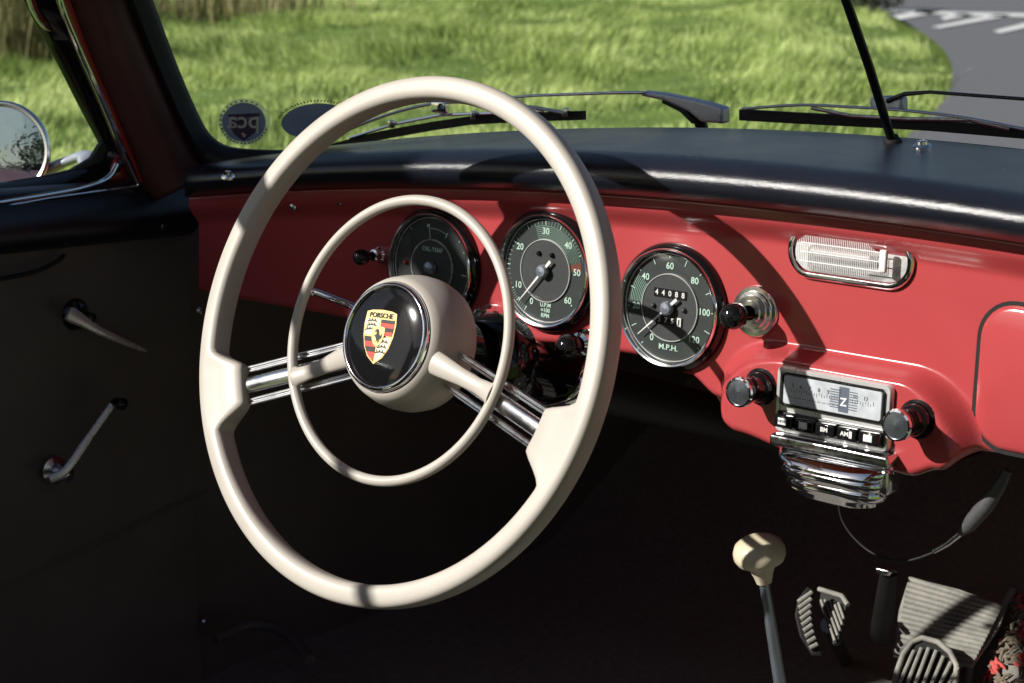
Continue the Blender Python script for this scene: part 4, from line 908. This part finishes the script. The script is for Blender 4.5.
# tall pale clumps at the top left
def clump(name, px, py, nb, hmax, spread, label):
    g = np.random.default_rng(int(px*7+py)); c = at(px, py, 'z', .02); n = nb
    x = c.x+g.normal(0, spread, n); y = c.y+g.normal(0, spread, n); hgt = g.uniform(.4, 1, n)*hmax; ang = g.uniform(0, 6.28, n); lx = g.normal(0, .25, n)*hgt; ly = g.normal(0, .25, n)*hgt; w = .007
    V4 = np.empty((n, 5, 3)); wx, wy = np.cos(ang)*w, np.sin(ang)*w; z = np.zeros(n)
    V4[:, 0] = np.stack([x-wx, y-wy, z], 1); V4[:, 1] = np.stack([x+wx, y+wy, z], 1); V4[:, 2] = np.stack([x+wx+lx*.4, y+wy+ly*.4, z+hgt*.6], 1); V4[:, 3] = np.stack([x-wx+lx*.4, y-wy+ly*.4, z+hgt*.6], 1); V4[:, 4] = np.stack([x+lx, y+ly, z+hgt*.95], 1)
    o = blade_object(V4, name, M['straw']); tag(o, label, 'tall grass', 'tall pale grass clumps')
clump('tall_grass_clump', 6, 52, 500, .8, .30, 'tall dry grass clump in the upper left corner of the side window')
clump('tall_grass_clump', 34, 22, 400, .9, .30, 'tall dry grass clump beside the top of the side window frame')
clump('tall_grass_clump', 196, 16, 200, .45, .30, 'pale dry grass clump just right of the windscreen pillar')
clump('tall_grass_clump', 262, 10, 200, .45, .40, 'pale dry grass clump at the top edge, second from the pillar')
# dark shrub by the road
c = at(872, 14, 'z', .05); sh = thing('small_shrub', c, 'small dark shrub on the grass edge beside the road markings', 'shrub')
g = np.random.default_rng(3); lv_ = MB()
for i in range(700):
    d = V(g.normal(0, 1, 3)).normalized()*random.uniform(.25, 1)**.5; p = c+V((d.x*.30, d.y*.30, .18+abs(d.z)*.0+d.z*.17)); a = V(g.normal(0, 1, 3)).normalized(); b = a.orthogonal().normalized(); s = .022
    lv_.add([p-a*s, p+b*s*.5, p+a*s, p-b*s*.5], [(0, 1, 2, 3)])
M['darkleaf'] = mat('dark_leaves', (.03, .04, .022), .6, var=.4, vscale=6); lv_.build('foliage', M['darkleaf'], sh, smooth=0)
MB().tube([c, c+V((0, 0, .2))], [.03, .01], 8).build('stem', M['carpet'], sh)
# distant tree line out of frame: seen only in reflections
def tree(x, y, h, r, label, seed):
    g = np.random.default_rng(seed); t = thing('field_tree', (x, y, 0), label, 'tree', 'trees around the field')
    MB().tube([V((x, y, 0)), V((x+.1, y, h*.35)), V((x, y+.2, h*.7))], [.25, .2, .08], 10).build('trunk', M['bark'], t)
    b = MB(); cl = [(V((x, y, h*.62))+V(g.normal(0, r*.45, 3)), r*g.uniform(.3, .55)) for _ in range(16)]
    for cc, cr_ in cl:
        for _ in range(90):
            p = cc+V(g.normal(0, 1, 3)).normalized()*cr_*g.uniform(.6, 1); a = V(g.normal(0, 1, 3)).normalized(); q = a.orthogonal().normalized(); s = .22
            b.add([p-a*s, p+q*s*.6, p+a*s, p-q*s*.6], [(0, 1, 2, 3)])
    b.build('crown', M['leaf'], t, smooth=0)
M['bark'] = mat('bark', (.10, .075, .05), .9, var=.4, vscale=8, bump=.8, bscale=20); M['leaf'] = mat('tree_leaves', (.08, .12, .03), .6, var=.5, vscale=1.5)

for k_, (tx_, ty_, th_) in enumerate(((5, -26, 8), (11, -30, 9), (18, -27, 8), (26, -20, 9), (34, -8, 8))):
    tree(tx_, ty_, th_, 3.2, ('bushy field tree behind the car', 'tallest tree in the row behind the car', 'broad tree of the row behind the car', 'tree at the bend of the row behind the car', 'lone tree far to the right of the car')[k_], k_+5)
M['wood'] = mat('weathered_wood', (.22, .17, .12), .85, var=.4, vscale=9, bump=.6, bscale=40, stretch=(4, 4, .6))
gp = V((-.475-.6*1.7, -1.7, 0)); post = thing('added_shade_post', gp, 'added unseen wooden gatepost standing beside the driver side of the car', 'blocker')  # added post out of view, placed to shade the left of the dash
MB().tube([gp+V((-.10, 0, -.05)), gp+V((-.04, 0, 1.2)), gp+V((.02, 0, 2.15))], [.20, .19, .175], 24).build('post', M['wood'], post, smooth=60)
bo = MB(); bo.prism([(-.62, .80), (-.262, .80), (-.250, .835), (-.187, .880), (-.118, .925), (-.114, 1.09), (-.62, 1.09)], .04, Matrix.Translation((-1.02, -1.70, 1.122)) @ Matrix.Rotation(R(90), 4, 'X'))  # added board, its edge cut to the shadow line wanted on the dash
bo.build('shade_board', M['wood'], post, smooth=0, bev=.004)
MB().lathe([(.175, 0), (.19, .01), (.17, .04), (.0001, .09)], gp+V((.02, 0, 2.14)), (0, 0, 1), 24).build('post_cap', M['wood'], post)

# =================================================================== LIGHT, SKY, CAMERA
SD = V((.60, 1., -.66)).normalized()
sun = bpy.data.lights.new('sun', 'SUN'); sun.energy = 5.0; sun.angle = R(.53); sun.color = (1, .955, .89)
so = bpy.data.objects.new('sun', sun); COL.objects.link(so); so.rotation_euler = SD.to_track_quat('-Z', 'Y').to_euler(); so.location = (-3, -5, 6)
w = bpy.data.worlds.new('World'); S.world = w; w.use_nodes = True; N = w.node_tree.nodes; L = w.node_tree.links
sky = N.new('ShaderNodeTexSky'); sky.sky_type = 'NISHITA'; sky.sun_disc = False; sky.sun_elevation = math.asin(-SD.z); sky.sun_rotation = math.atan2(-SD.x, -SD.y); sky.air_density = 1.; sky.dust_density = .8
L.new(sky.outputs[0], N['Background'].inputs['Color']); N['Background'].inputs['Strength'].default_value = .052
cam = bpy.data.cameras.new('camera'); co = bpy.data.objects.new('camera', cam); COL.objects.link(co); S.camera = co
cam.sensor_width = 36; cam.lens = FPX*36/1024; cam.clip_start = .05; cam.clip_end = 1500
co.matrix_world = frame(CAM, RGT, UPV, -FWD)
cam.dof.use_dof = True; cam.dof.focus_distance = 1.66; cam.dof.aperture_fstop = 15
S.view_settings.view_transform = 'Standard'; S.view_settings.look = 'None'; S.view_settings.exposure = .28; S.view_settings.gamma = 1
S.cycles.use_denoising = True; S.cycles.max_bounces = 8; S.cycles.transparent_max_bounces = 12; S.cycles.caustics_reflective = False; S.cycles.caustics_refractive = False; S.cycles.sample_clamp_indirect = 4
